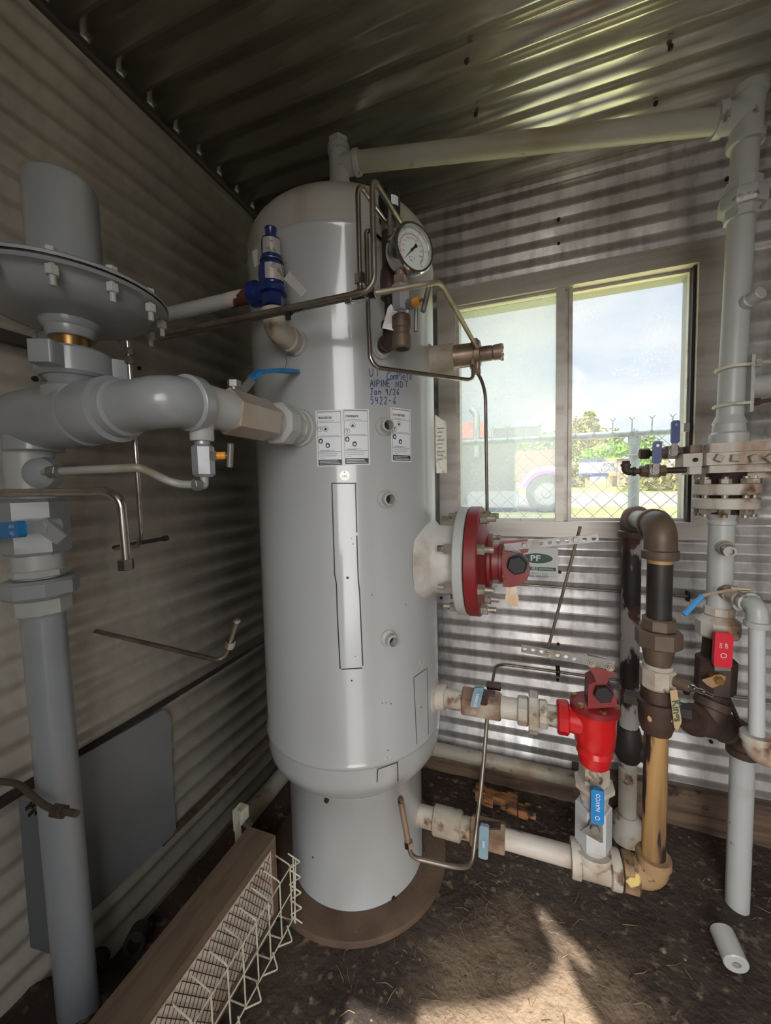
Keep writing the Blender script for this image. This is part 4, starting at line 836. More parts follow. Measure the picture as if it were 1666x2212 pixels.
a, b = P(1047, 1782, Y=1.17), P(1044, 1852, Y=1.165); mb = MB(); mb.obox((a+b)/2, V3(.0145,0,0), (a-b)*.5, V3(0,.006,0), .007); gp = mb.out('handle', M_vinylg, lvv, label='faded blue handle hanging down')
mb = MB(); fn = plane_fn((a+b)/2+V3(0,-.0068,0), -UZ, UX); add_text(mb, 'NAVCO', .0125, fn, -.006, -.004, sx=.9); mb.out('lettering', M_paper, gp)
lt = thing('pipe_tee', 'large dirty white pipe tee on the ground under the blue-handled valve', 'pipe fitting', lx(rvx))
mb = MB(); mb.tee(lx(xl[7]-.002), lx(xl[8]), rvv(rz_(1832)-.002), .046, 1.14); mb.out('tee', M_white, lt)
MB().cyl(lx(xl[8]-.01), lx(xl[9]+.006), .0302).out('nipple', M_white, lt)
mb = MB(); mb.lathe(lx(YX-.078), UX, [(0, .05), (.006, .052), (.035, .052), (.04, .046)], 8, .39); mb.out('hex_collar', mat('chipped_yellow_collar', sr(150, 124, 96), .65, 0, sr(96, 70, 52), 9, .45, .6, col3=sr(208, 184, 110), lo3=.62, hi3=.65, scale3=14), lt)

# ------------------------------------------------------------------ manway cover with level-float pivot
mw_ = thing('manway_cover', 'round dark red bolted cover plate on the side opening of the vessel', 'cover', (-.172, VC.y, 1.1))
CX = -.172; ZM = 1.10
mb = MB(); mb.lathe((CX, VC.y, ZM), UX, [(0, .162), (.004, .1725), (.036, .1725), (.04, .168), (.04, .13), (.048, .11), (.062, .085)], 64); cov = mb.out('plate', M_redd, mw_)
mb = MB(); mb.lathe((CX+.06, VC.y-.01, ZM+.002), UX, [(0, .085), (.008, .085), (.012, .06), (.03, .056), (.032, .066), (.044, .066)], 32); mb.out('hub', M_redd, mw_)
for k in range(8):
    an = PI/8+k*PI/4; c = V3(CX, VC.y+.15*math.cos(an), ZM+.15*math.sin(an))
    mb = MB(); mb.cyl(c-UX*.075, c+UX*.085, .009, n=10); mb.hexn(c-UX*.055, c-UX*.031, .0165, 6, k); mb.hexn(c+UX*.036, c+UX*.06, .0165, 6, k*2); mb.out('stud_bolt', M_nut, mw_)
hp = [(1086,1189),(1112,1192),(1130,1200),(1141,1213),(1145,1230),(1139,1247),(1124,1258),(1104,1262),(1088,1261)]
mb = MB(); mb.prism([P(x, y, Y=1.2) for x, y in hp], (0, .075, 0)); hd = mb.out('pivot_housing', M_redd, mw_)
c = P(1117, 1221, Y=1.152); mb = MB(); mb.lathe(c+UY*.02, -UY, [(0, .029), (.01, .029)], 24); mb.hexn(c+UY*.012, c-UY*.006, .028, 6, .28); mb.out('hex_plug', M_blk, hd, label='black hexagon plug')
for x, y in ((1086,1197),(1085,1243),(1088,1254)):
    q = P(x, y, Y=1.16); mb = MB(); mb.hexn(q, q+UX*.008, .006); mb.out('bolt', M_brass, hd)
tp = MB(); tpx = [P(x, y, Y=1.19) for x, y in ((1092,1247),(1117,1248),(1116,1272),(1121,1295),(1119,1312),(1091,1301),(1094,1275))]
tp.prism(tpx, (0, .0025, 0)); tag(tp.out('tape_strip', M_tape, loc=tpx[0]), 'strip of yellowed tape hanging under the dark red cover housing', 'tape')
ml = thing('lever_arm', 'perforated steel lever bar at the dark red cover below the window', 'lever', P(1100, 1178, Y=1.21))
lever_bar(((1088,1172),(1292,1154),(1294,1170),(1092,1190)), ((1169,1174),(1188,1172),(1206,1170),(1225,1168),(1263,1165),(1283,1163)), 1.21, None).out('bar', M_zinc, ml)
for x, y in ((1134,1178),(1244,1166)):
    q = P(x, y, Y=1.206); mb = MB(); mb.hexn(q, q-UY*.008, .0085); mb.lathe(q+UY*.002, -UY, [(0, .0105), (.0035, .0105)], 16); mb.out('bolt', M_zinc, ml)
mb = MB(); mb.prism([P(x, y, Y=1.216) for x, y in ((1086,1169),(1140,1164),(1141,1168),(1088,1174))], (0, .02, 0)); mb.prism([P(x, y, Y=1.222) for x, y in ((1120,1186),(1144,1182),(1140,1192),(1130,1195))], (0, .016, 0)); mb.out('rocker', M_redd, ml)
cr = MB(); a, b = P(1254, 1137, Y=1.222), P(1184, 1402, Y=1.214); cr.cyl(a, b, .0042, n=10); tag(cr.out('link_rod', M_steelw, loc=b), 'thin upright steel rod linking the two perforated lever bars', 'rod')
# ------------------------------------------------------------------ level pilot
ZP = 1.742
lpv = thing('level_pilot', 'bronze pilot valve sticking out from the vessel in front of the window', 'valve', (-.21, 1.252, ZP))
def px_(x): return V3(x, 1.252, ZP-(x+.2)*.04)
x0, x1, x2, x3 = -.222, XX(1038, 765), XX(1066, 765), XX(1083, 765)
mb = MB(); mb.lathe(px_(x0), UX, [(-.01, .036), (-.004, .0365), (0, .034), (x1-x0-.018, .034), (x1-x0-.016, .037), (x1-x0, .037), (x1-x0+.002, .03)], 32); mb.out('body', M_bronze, lpv)
mb = MB(); mb.lathe(px_(x1), UX, [(0, .0225), (x2-x1-.004, .0225), (x2-x1-.002, .019), (x2-x1+.001, .0225), (x3-x1-.004, .023), (x3-x1-.004, .024), (x3-x1+.002, .024), (x3-x1+.002, .015)], 24)
for k in range(6): mb.obox(px_(x3)+V3(.003, .02*math.cos(k*PI/3), .02*math.sin(k*PI/3)), V3(.004,0,0), V3(0,.004,0), V3(0,0,.004))
mb.out('adjuster', M_bronze, lpv)
mb = MB(); c = V3((x0+x1)/2+.0, 1.252, ZP)
vs_ = []; 
for k in range(9):
    an = PI+.25+k*.12; vs_ += [(c.x-.022, 1.252+.0346*math.cos(PI/2+an), ZP+.0346*math.sin(PI/2+an)+.0), (c.x+.018, 1.252+.0346*math.cos(PI/2+an), ZP+.0346*math.sin(PI/2+an))]
mb.add(vs_, [(2*i, 2*i+1, 2*i+3, 2*i+2) for i in range(8)]); mb.out('name_band', mat('worn_bronze_plate', sr(170, 144, 126), .4, .5, sr(84, 66, 56), 40, .52, .56), lpv)
mb = MB(); mb.hexn((x1-.012, 1.225, ZP+.02), (x1-.012, 1.212, ZP+.028), .012); mb.out('tube_fitting', M_bronze, lpv); mb = MB(); mb.cyl((x1-.008, 1.24, ZP-.03), (x1-.008, 1.24, ZP-.062), .0095, n=14); mb.hexn((x1-.008, 1.24, ZP-.05), (x1-.008, 1.24, ZP-.064), .0115); mb.cyl((x1-.02, 1.225, ZP-.025), (x1-.02, 1.222, ZP-.05), .008, n=12); mb.out('lower_fitting', M_bronze, lpv)
PIL = V3(x1, 1.252, ZP)
# ------------------------------------------------------------------ relief valve
PX, PY = -.603, .862
def pz(y): return P(574, y, Y=PY).z
pe = thing('relief_elbow', 'white pipe elbow carrying the blue relief valve on the vessel front', 'pipe fitting', (PX, PY, 1.738))
mb = MB(); mb.elbow((VC.x, .925, 1.738), (PX+.003, PY, 1.738), (PX, PY, pz(676)), .0285, 1.15, .04); mb.cyl((VC.x, .95, 1.738), (VC.x, .915, 1.738), .026); mb.out('elbow', M_cream, pe)
pv = thing('relief_valve', 'dark blue safety relief valve with silver labels on the left of the vessel front', 'valve', (PX, PY, pz(668)))
mb = MB(); mb.hexn((PX, PY, pz(668)), (PX, PY, pz(640)), .0275, 6, .3); mb.lathe((PX, PY, 0), UZ, [(pz(642), .026), (pz(640), .034), (pz(628), .034), (pz(624), .031), (pz(605), .0345), (pz(585), .033), (pz(572), .026), (pz(570), .0285), (pz(565), .0285), (pz(563), .0245)], 32)
mb.cyl((PX, PY, 1.842), (PX-.055, PY, 1.842), .024, .027); mb.lathe((PX-.04, PY, 1.842), -UX, [(0, .029), (.005, .031), (.024, .031), (.028, .027)], 24); mb.out('body', M_blue, pv)
mb = MB(); mb.lathe((PX, PY, 0), UZ, [(pz(566), .0245), (pz(530), .0245), (pz(522), .023), (pz(516), .0135), (pz(503), .0135), (pz(501), .015), (pz(497), .015), (pz(496), .013)], 28); bn = mb.out('bonnet', M_blue, pv)
def wrap(x, y, r, z0, z1, a0, a1, m, nm, par):
    mb = MB(); n = 10; vs = []
    for i in range(n+1):
        an = math.radians(a0+(a1-a0)*i/n); vs += [(x+r*math.cos(an), y+r*math.sin(an), z0), (x+r*math.cos(an), y+r*math.sin(an), z1)]
    return mb.add(vs, [(2*i, 2*i+2, 2*i+3, 2*i+1) for i in range(n)]).out(nm, m, par)
M_foil = mat('silver_foil_label', sr(196, 190, 188), .35, .5, sr(150, 146, 146), 60, .52, .58)
wrap(PX, PY, .0252, pz(560), pz(527), -110, 5, M_foil, 'name_band', bn); wrap(PX, PY, .0352, pz(620), pz(586), -85, -5, M_foil, 'data_label', pv)
mb = MB(); mb.torus((PX, PY, pz(571)), UZ, .029, .0012, 24, 6); mb.tube([V3(PX+.028, PY-.004, pz(573)), P(612, 590, Y=PY-.02), P(620, 594, Y=PY-.03)], .0009, 6, 0); w1 = mb.out('seal_wire', M_steel, pv)
tgm = [P(x, y, Y=PY-.035) for x, y in ((626,586),(632,594),(664,628),(652,642),(613,603))]
mb = MB(); mb.prism(tgm, (0, .0012, 0)); tgo = mb.out('metal_tag', M_tagw, loc=tgm[0]); tag(tgo, 'blank silver metal tag hanging from the blue relief valve', 'tag')
mb = MB(); mb.prism([P(x, y, Y=PY+.03) for x, y in ((545,543),(556,538),(557,572),(550,578))], (0, .0012, 0)); mb.out('rear_tag', M_tagw, pv)
mb = MB(); a = V3(VC.x+.005, .93, 1.738-.034); mb.tube([a, P(617, 770, Y=.93), P(620, 782, Y=.92), P(612, 806, Y=.9)], .0008, 6, .004); wo = mb.out('wire_tie', M_steel, loc=a); tag(wo, 'thin wire hanging from the white relief elbow', 'wire')
dpp = thing('vent_pipe', 'grey vent pipe running left from the blue relief valve to the wall', 'pipe', (PX-.07, PY, 1.842))
mb = MB(); mb.cyl((XL+.004, PY, 1.842), (PX-.05, PY, 1.842), .0185); mb.out('pipe', M_grey, dpp)
mb = MB(); mb.cyl((PX-.135, PY, 1.842), (PX-.06, PY, 1.842), .0189); mb.out('peeled_end', mat('peeling_white_pipe', sr(190, 180, 170), .55, 0, sr(84, 44, 34), 14, .5, .53, col3=sr(84, 44, 34), lo3=.6, hi3=.62, scale3=24), dpp)

# ------------------------------------------------------------------ gauge assembly on the 45-degree nozzle
GD = (VA(-45.7, 0)-VC).normalized(); GZ = 1.717
def gp_(r, z): q = VA(-45.7, z, r); return q
ga = thing('gauge_piping', 'brown forged fittings below the pressure gauge on the vessel front', 'pipe fitting', gp_(VR, GZ))
r_t = .362; gx = gp_(.435, 0)
gzf = lambda y: P(880, y, Y=gx.y).z
mb = MB(); mb.cyl(gp_(VR-.01, GZ), gp_(r_t+.01, GZ+.006), .0172, n=20); mb.out('black_nipple', M_black, ga)
mb = MB(); mb.tee(gp_(r_t-.024, GZ+.004), gp_(.42, GZ+.012), gp_(r_t+.006, GZ+.05), .0195, 1.16, 20); mb.out('tee', M_dbrown, ga)
mb = MB(); mb.cyl((gx.x, gx.y, gzf(752)), (gx.x, gx.y, gzf(680)), .0205, n=24, bev=.002); mb.lathe((gx.x, gx.y, gzf(752)), UZ, [(-.001, .021), (.002, .0235), (.03, .0235), (.034, .0205)], 24); mb.lathe((gx.x, gx.y, gzf(680)), UZ, [(-.034, .0205), (-.03, .0235), (-.003, .0235), (0, .021)], 24); mb.cyl(gp_(.41, GZ+.012), (gx.x, gx.y, GZ+.014), .02, n=20); el = mb.out('street_elbow', M_brown, ga)
mb = MB(); mb.lathe((gx.x, gx.y, gzf(752)), -UZ, [(-.02, .015), (.0016, .015)], 20); mb.out('bore', M_dark, el)
rr = gp_(r_t+.006, 0)
mb = MB(); mb.cyl((rr.x, rr.y, GZ+.04), (rr.x, rr.y, GZ+.20), .0125, n=18); mb.out('pipe_nipple', M_black, ga)
zz = lambda y: P(847, y, Y=rr.y).z
mb = MB(); mb.lathe((rr.x, rr.y, 0), UZ, [(zz(645), .02), (zz(642), .0225), (zz(600), .0225), (zz(585), .02), (zz(575), .016), (zz(480), .016)], 24); mb.out('coupling', M_dbrown, ga)
mb = MB(); mb.cyl((rr.x, rr.y, zz(500)), (rr.x, rr.y, zz(478)), .0165, n=18); mb.cyl((rr.x+.012, rr.y-.016, zz(520)), (rr.x+.012, rr.y-.016, zz(455)), .006, n=12); mb.out('steel_bushing', M_zinc, ga)
bt_ = MB(); bt_.lathe((rr.x+.004, rr.y+.006, 0), UZ, [(zz(478), .018), (zz(474), .027), (zz(425), .0285), (zz(412), .026), (zz(405), .016), (zz(400), .008)], 28); tr_ = bt_.out('pressure_transmitter', M_blk, loc=(rr.x, rr.y, zz(478))); tag(tr_, 'black round sensor head with white sticker behind the pressure gauge', 'sensor')
wrap(rr.x+.004, rr.y+.006, .0292, zz(452), zz(432), -62, -20, M_paper, 'sticker', tr_)
nv = thing('needle_valve', 'zinc needle valve with orange packing nut under the pressure gauge', 'valve', (gx.x, gx.y, gzf(684)))
mb = MB(); mb.lathe((gx.x, gx.y, 0), UZ, [(gzf(684), .0145), (gzf(672), .0145), (gzf(670), .019), (gzf(662), .0225), (gzf(616), .0225), (gzf(613), .018)], 6, .2); mb.out('body', mat('zinc_valve_body', sr(170, 172, 178), .42, .55, sr(150, 150, 152), 18, .5, .7), nv)
hs = V3(gx.x, gx.y, gzf(662)); hd_ = V3(.95, -.25, .03).normalized()
mb = MB(); mb.hexn(hs+hd_*.018, hs+hd_*.036, .0125); mb.out('bonnet', M_zinc, nv); mb = MB(); mb.cyl(hs+hd_*.034, hs+hd_*.052, .0095, n=16, bev=.001); mb.out('packing_nut', M_orange, nv, label='orange packing nut')
mb = MB(); mb.cyl(hs+hd_*.05, hs+hd_*.075, .0035, n=10); c = hs+hd_*.07; t_ = V3(.25, .1, 1).normalized(); mb.cyl(c-t_*.032, c+t_*.032, .0068, n=14, bev=.002); mb.out('tee_handle', M_zinc, nv)
mb = MB(); q = P(898, 692, Y=gx.y-.005); mb.cyl(q-UZ*.026, q+UZ*.026+UX*.002, .005, n=10); mb.out('side_pin', M_zinc, nv)
gc = P(893, 537, Y=gx.y); gn = V3(math.cos(math.radians(-38)), math.sin(math.radians(-38)), -.05).normalized()
gg = thing('pressure_gauge', 'large round pressure gauge with white dial and steel bezel in front of the vessel', 'gauge', (gx.x, gx.y, gzf(612)))
gu = UZ.cross(gn).normalized(); gv = gn.cross(gu); gc = gc-gn*.02
GR = .0575
mb = MB(); mb.lathe(gc, gn, [(-.024, .03), (-.022, GR*.9), (-.016, GR*.95), (.012, GR*.95), (.014, GR), (.024, GR), (.028, GR*.95), (.028, GR*.87), (.016, GR*.85)], 64, cap=False); mb.lathe(gc-gn*.0235, gn, [(0, .031), (.001, .031)], 32); mb.out('case', M_chrome, gg)
mb = MB(); mb.lathe(gc, gn, [(.010, GR*.9), (.0135, GR*.9)], 48); dial = mb.out('dial', mat('gauge_dial_white', sr(226, 236, 232), .5), gg)
fn = plane_fn(gc+gn*.0142, gu, gv); M_rd = mat('gauge_red_print', sr(196, 84, 80), .5)
mb = MB(); m2 = MB()
def pol(r, deg): a = math.radians(deg); return (r*math.cos(a), r*math.sin(a))
for k in range(61):
    a = 225-270*k/60; L_ = .1 if k % 6 == 0 else .05
    q = [pol(GR*.6, a+.6), pol(GR*.6, a-.6), pol(GR*(.6+L_), a-.6), pol(GR*(.6+L_), a+.6)]; poly2d(mb, fn, q)
for k in range(54):
    a, b_ = 225-270*k/54, 225-270*(k+1)/54
    poly2d(m2, fn, [pol(GR*.585, a), pol(GR*.585, b_), pol(GR*.60, b_), pol(GR*.60, a)])
for k in range(1, 10):
    a = 225-27*k; u, v = pol(GR*.46, a); add_text(m2, str(200*k), .0062, fn, u, v-.002, 'CENTER')
for k in range(0, 6):
    a = 225-54*k; u, v = pol(GR*.76, a); add_text(mb, str(3*k), .0065, fn, u, v-.002, 'CENTER')
add_text(m2, 'psi', .006, fn, 0, -.017, 'CENTER'); add_text(mb, 'MPa', .006, fn, 0, -.026, 'CENTER'); disc2d(mb, fn, -.007, -.018, .0014); disc2d(mb, fn, .008, -.018, .0014)
mb.out('black_scale', M_ink, dial); m2.out('red_scale', M_rd, dial)
fn2 = plane_fn(gc+gn*.0165, gu, gv); a = math.radians(228); d_ = (math.cos(a), math.sin(a)); p_ = (-d_[1], d_[0])
mb = MB(); poly2d(mb, fn2, [(d_[0]*GR*.66, d_[1]*GR*.66), (p_[0]*.0016, p_[1]*.0016), (-d_[0]*.008+p_[0]*.0022, -d_[1]*.008+p_[1]*.0022), (-d_[0]*.018+p_[0]*.0055, -d_[1]*.018+p_[1]*.0055), (-d_[0]*.02-p_[0]*.004, -d_[1]*.02-p_[1]*.004), (-d_[0]*.008-p_[0]*.0022, -d_[1]*.008-p_[1]*.0022), (-p_[0]*.0016, -p_[1]*.0016)])
mb.lathe(fn2(0, 0), gn, [(-.003, .003), (.001, .003)], 12); mb.out('needle', M_blk, gg)
gm = bpy.data.materials.new('gauge_glass'); gm.use_nodes = True; nt_ = gm.node_tree; nn_ = nt_.nodes; nn_.remove(nn_['Principled BSDF']); t1 = nn_.new('ShaderNodeBsdfTransparent'); g1 = nn_.new('ShaderNodeBsdfGlossy'); g1.inputs['Roughness'].default_value = .03; mx_ = nn_.new('ShaderNodeMixShader'); mx_.inputs[0].default_value = .05
nt_.links.new(t1.outputs[0], mx_.inputs[1]); nt_.links.new(g1.outputs[0], mx_.inputs[2]); nt_.links.new(mx_.outputs[0], nn_['Material Output'].inputs[0])
mb = MB(); mb.lathe(gc, gn, [(.021, GR*.88), (.023, GR*.88)], 48); mb.out('glass', gm, gg)
mb = MB(); mb.cyl((gx.x, gx.y, gzf(616)), (gx.x, gx.y, gzf(575)), .011, n=16); mb.obox((gx.x, gx.y, gzf(604)), V3(.0125,0,0), V3(0,.0125,0), V3(0,0,.011)); mb.out('stem', M_bronze, gg)
tp_ = [P(x, y, Y=gx.y-.01) for x, y in ((846,656),(863,657),(862,712),(858,716),(826,709),(838,665))]
mb = MB(); mb.prism(tp_, (0, .0012, 0)); tgo = mb.out('paper_tag', mat('paper_tag_white', sr(226, 226, 226), .5), loc=tp_[0]); tag(tgo, 'white paper service tag tied beside the needle valve', 'tag')
mb = MB(); fn = plane_fn(P(838, 700, Y=gx.y-.0118), P(862, 703, Y=gx.y-.0118)-P(838, 700, Y=gx.y-.0118), P(846, 660, Y=gx.y-.0118)-P(836, 700, Y=gx.y-.0118))
for k in range(8): quad_grid(mb, fn, .002, .004+k*.0048, .02-.001*k, .0048+k*.0048, 1)
mb.out('printed_lines', M_inkg, tgo)
mb = MB(); q = P(850, 650, Y=gx.y-.012); mb.tube([P(842, 636, Y=gx.y), P(843, 650, Y=gx.y-.012), P(852, 664, Y=gx.y-.012), P(862, 655, Y=gx.y-.01), P(858, 640, Y=gx.y)], .0018, 8, .012); mb.out('tie', M_blk, tgo)

# ------------------------------------------------------------------ stainless instrument tubing
def tubing(label, pts, r, m=M_steel, fil=.028, nuts=(), name='steel_tube', nut_m=M_steel, group=None):
    pts = [Vector(p) for p in pts]; t = thing(name, label, 'tube', pts[0], group)
    MB().tube(pts, r, 14, fil, 8).out('tube', m, t)
    for a, b, rr_ in nuts:
        mb = MB(); mb.hexn(a, b, rr_, 6, .3); mb.out('nut', nut_m, t)
    return t
y1, y2 = .775, .80
a = P(355, 713, Y=y1); b = P(800, 638, Y=y1); b.z = a.z = (a.z+b.z)/2
top_ = P(814, 379, Y=y1); b.x = (b.x+top_.x)/2; top_.x = b.x
tubing('long steel tube crossing the vessel front and looping up in front of the overhead pipe', [a, V3(b.x, y1, b.z), V3(b.x, y1, top_.z), P(866, 480, Y=.985)], .0062, M_steelw, .03)
a2 = P(640, 668, Y=y2); c2 = P(779, 636, Y=y2); c2.z = a2.z
t2t = P(786, 388, Y=y2)
tb = thing('tube_tee', 'small steel compression tee on the twin tubes in front of the vessel', 'pipe fitting', c2)
mb = MB(); mb.cyl(c2-UX*.034, c2+UX*.034, .008, n=14); mb.obox(c2, V3(.013,0,0), V3(0,.009,0), V3(0,0,.011), .003); mb.cyl(c2, c2+UZ*.03, .007, n=12); mb.hexn(c2-UX*.036, c2-UX*.02, .0125, 6, .2); mb.hexn(c2+UX*.02, c2+UX*.036, .0115, 6, .2); mb.out('body', M_chrome, tb)
mb = MB(); mb.hexn(c2+UZ*.022, c2+UZ*.046, .0125, 6, .2); mb.out('nut', M_chrome, tb)
tubing('steel tube rising from the compression tee and bending back beside the gauge', [c2+UZ*.03, V3(c2.x, y2, t2t.z), P(843, 492, Y=1.0)], .0058, M_steel, .03, ((P(838, 484, Y=.99), P(843, 496, Y=1.0), .009),))
tubing('lower twin steel tube running left from the compression tee', [c2-UX*.03, V3(P(352, 716, Y=y2+.01).x, y2, c2.z-.004)], .0056, M_steelw, .02)
tubing('steel tube leading right from the compression tee down to the bronze pilot valve', [c2+UX*.03, P(930, 612, Y=.86), P(951, 609, Y=.9), P(1031, 752, Y=1.215)], .0062, mat('dull_tube', sr(168, 158, 142), .45, .75, sr(136, 122, 104), 16, .5, .7), .035)
s0 = P(826, 522, Y=1.0); tubing('steel tube hooking over beside the gauge and dropping under the pilot valve', [s0, P(806, 503, Y=.965), P(791, 497, Y=.94), P(796, 700, Y=.9), P(801, 793, Y=.89), P(1024, 822, Y=1.19), V3(x1-.02, 1.222, ZP-.04)], .0058, M_steel, .03, ((s0-UX*.006, s0+UX*.012, .0095),), nut_m=mat('green_steel_nut', sr(170, 190, 170), .35, .6))
tubing('thin steel tube falling from the bronze pilot valve behind the dark red cover', [V3(x1-.008, 1.24, ZP-.06), P(1041, 822, Y=1.26), P(1049, 850, Y=1.3), P(1053, 1130, Y=1.34)], .0052, M_steelw, .03)
zt_ = MB(); q = P(622, 671, Y=.788); zt_.torus(q, V3(1, 0, .15), .0105, .0028, 16, 6); zt_.obox(q+V3(0,0,-.014), V3(.005,0,0), V3(0,.004,0), V3(0,0,.006)); zt_.tube([q+V3(.006,0,-.012), q+V3(.03,-.004,-.002), q+V3(.052,-.004,.006), q+V3(.028,-.004,-.01)], .0014, 6, .004); tag(zt_.out('cable_tie', M_blk, loc=q), 'black cable tie binding the twin tubes left of the compression tee', 'cable tie')
# wall tubes
def wt(x, y, Y=1.735): return P(x, y, Y=Y)
z_ = wt(1280, 1273).z
wt1 = tubing('thin steel tube clipped along the wall under the window', [wt(1075, 1259), V3(wt(1666, 1300).x+.3, 1.735, z_-.01)], .0048, M_steelw)
q = wt(1488, 1287); q.z = z_-.006; mb = MB(); mb.torus(q, UX, .0075, .0035, 14, 6); mb.box((q.x-.004, q.y-.002, q.z-.018), (q.x+.004, YW-.004, q.z+.018)); mb.out('clip', M_blk, wt1)
z_ = wt(1206, 1449).z
wt2 = tubing('steel tube clipped to the wall behind the red valve, bending down to the brown valve', [V3(wt(1640, 1520).x+.3, 1.73, z_-.012), V3(wt(1072, 1443).x, 1.73, z_), P(1061, 1490, Y=1.5), P(1062, 1500, Y=1.3)], .0056, M_steelw, .05)
for x, y in ((1206, 1449), (1485, 1491)):
    q = wt(x, y, 1.73); q.z = z_-.003 if x < 1300 else z_-.008; mb = MB(); mb.torus(q-UX*.004, UX, .0085, .003, 14, 6); mb.torus(q+UX*.005, UX, .0085, .003, 14, 6); mb.box((q.x-.007, q.y, q.z-.02), (q.x+.007, YW-.004, q.z+.016)); mb.out('clip', M_blk, wt2)
c_ = P(1066, 1480, Y=1.3); mb = MB(); mb.hexn(P(1052, 1480, Y=1.3), P(1082, 1484, Y=1.3), .013); mb.out('fitting', M_dbrown, wt2)
e0 = P(865, 1722, Y=.955); tubing('bent steel tube with an open tip in front of the vessel skirt', [P(1053, 1548, Y=1.25), P(1042, 1680, Y=1.16), P(1020, 1872, Y=1.03), P(985, 1874, Y=1.0), P(890, 1852, Y=.965), P(883, 1828, Y=.955), e0], .0062, M_steelw, .05, ((P(884, 1830, Y=.955), P(882, 1816, Y=.955), .0125), (P(866, 1733, Y=.955), P(865, 1725, Y=.955), .0085)))
mb = MB(); mb.cyl(P(882, 1818, Y=.955), P(866, 1732, Y=.955), .0085, n=14); mb.out('sleeve', M_bronze, bpy.data.objects[[o.name for o in bpy.data.objects if o.get('label', '').startswith('bent steel tube')][0]])

# ------------------------------------------------------------------ inlet line: vessel, ball valve, drip tee, elbow
IX, IY, IZ = VC.x, .52, 1.507
def iy(x, y): return P(x, y, X=IX).y
def iv(y): return V3(IX, y, IZ)
ys_ = [iy(x, y) for x, y in ((640,922),(622,918),(592,914),(578,910),(487,890),(424,876))]
iu = thing('pipe_union', 'grey pipe union joining the inlet valve to the vessel at the left', 'union', iv(ys_[2]))
MB().cyl(iv(.945), iv(ys_[1]-.004), .036, bev=.002).out('nipple', M_greyv, iu); MB().hexn(iv(ys_[0]), iv(ys_[1]-.012), .046, 8, .2).out('hex_end', M_greyv, iu)
MB().hexn(iv(ys_[1]-.008), iv(ys_[2]), .054, 8, .39, .12).out('union_nut', M_greyv, iu); MB().cyl(iv(ys_[2]+.004), iv(ys_[3]-.006), .038).out('tail_piece', M_greyv, iu)
ib = thing('ball_valve', 'tan grey inlet ball valve with a blue lever left of the vessel', 'valve', iv((ys_[3]+ys_[4])/2))
MB().hexn(iv(ys_[3]), iv(ys_[4]), .049, 6, .3, .06).out('body', mat('tan_grey_paint', sr(168, 156, 146), .42, 0, sr(150, 132, 116), 6, .5, .7, coat=.1), ib)
c = P(507, 852, X=IX+.0); c.z = IZ+.05; mb = MB(); mb.cyl(c-UZ*.012, c+UZ*.018, .012, n=16); mb.hexn(c+UZ*.004, c+UZ*.02, .0145); mb.out('stem_nut', M_zinc, ib)
pl = [P(x, y, X=IX) for x, y in ((505,850),(528,852),(552,826),(540,812))]; mb = MB(); mb.prism([pl[0], pl[1], pl[2], pl[3]], (.004, 0, 0)); mb.prism([pl[0]+V3(.012,0,-.002), pl[1]+V3(.012,0,-.002), pl[1]+V3(-.012,0,-.004), pl[0]+V3(-.012,0,-.004)], (0, 0, .003)); hh = mb.out('lever', M_zinc, ib)
for q in (0,): mb = MB(); pa = [P(x, y, X=IX) for x, y in ((545,816),(561,803),(600,800),(639,803))]; d1 = .009
mb = MB()
for a_, b_ in zip(pa, pa[1:]): mb.obox((a_+b_)/2, UX*.012, (b_-a_)*.52, (b_-a_).normalized().cross(UX)*.0045)
mb.out('grip', M_vinyl, hh, label='blue vinyl grip')
dt = thing('drip_tee', 'grey pipe section with a small drain outlet left of the inlet valve', 'pipe fitting', iv(ys_[4]))
MB().lathe(iv(ys_[5]-.02), UY, [(0, .042), (ys_[4]-ys_[5]+.02, .042)], 32).out('pipe', M_greyv, dt)
c = P(436, 930, X=IX); dzb = P(436, 953, X=IX).z; mb = MB(); mb.lathe((IX, c.y, dzb), UZ, [(0, .02), (.003, .022), (.02, .022), (.04, .026), (.055, .034)], 24); mb.out('outlet', M_greyv, dt)
nvl = thing('needle_valve', 'zinc needle valve with an orange nut hanging below the inlet line', 'valve', (IX, c.y, P(436, 1030, X=IX).z))
z0_, z1_ = P(436, 1030, X=IX).z, P(436, 960, X=IX).z
mb = MB(); mb.hexn((IX, c.y, z0_), (IX, c.y, z1_), .0205, 6, .3, .25); mb.cyl((IX, c.y, z1_-.004), (IX, c.y, dzb+.006), .0135, n=16); mb.out('body', MATS['zinc_valve_body'], nvl)
hs = V3(IX, c.y, P(436, 985, X=IX).z); hd_ = V3(.85, .5, .02).normalized()
mb = MB(); mb.hexn(hs+hd_*.014, hs+hd_*.026, .010); mb.out('bonnet', M_zinc, nvl); mb = MB(); mb.cyl(hs+hd_*.024, hs+hd_*.042, .0075, n=16, bev=.001); mb.out('packing_nut', M_orange, nvl, label='orange packing nut')
mb = MB(); cc = hs+hd_*.05; t_ = V3(.2, -.1, 1).normalized(); mb.cyl(hs+hd_*.04, cc, .003, n=10); mb.cyl(cc-t_*.024, cc+t_*.024, .006, n=14, bev=.002); mb.out('tee_handle', M_zinc, nvl)
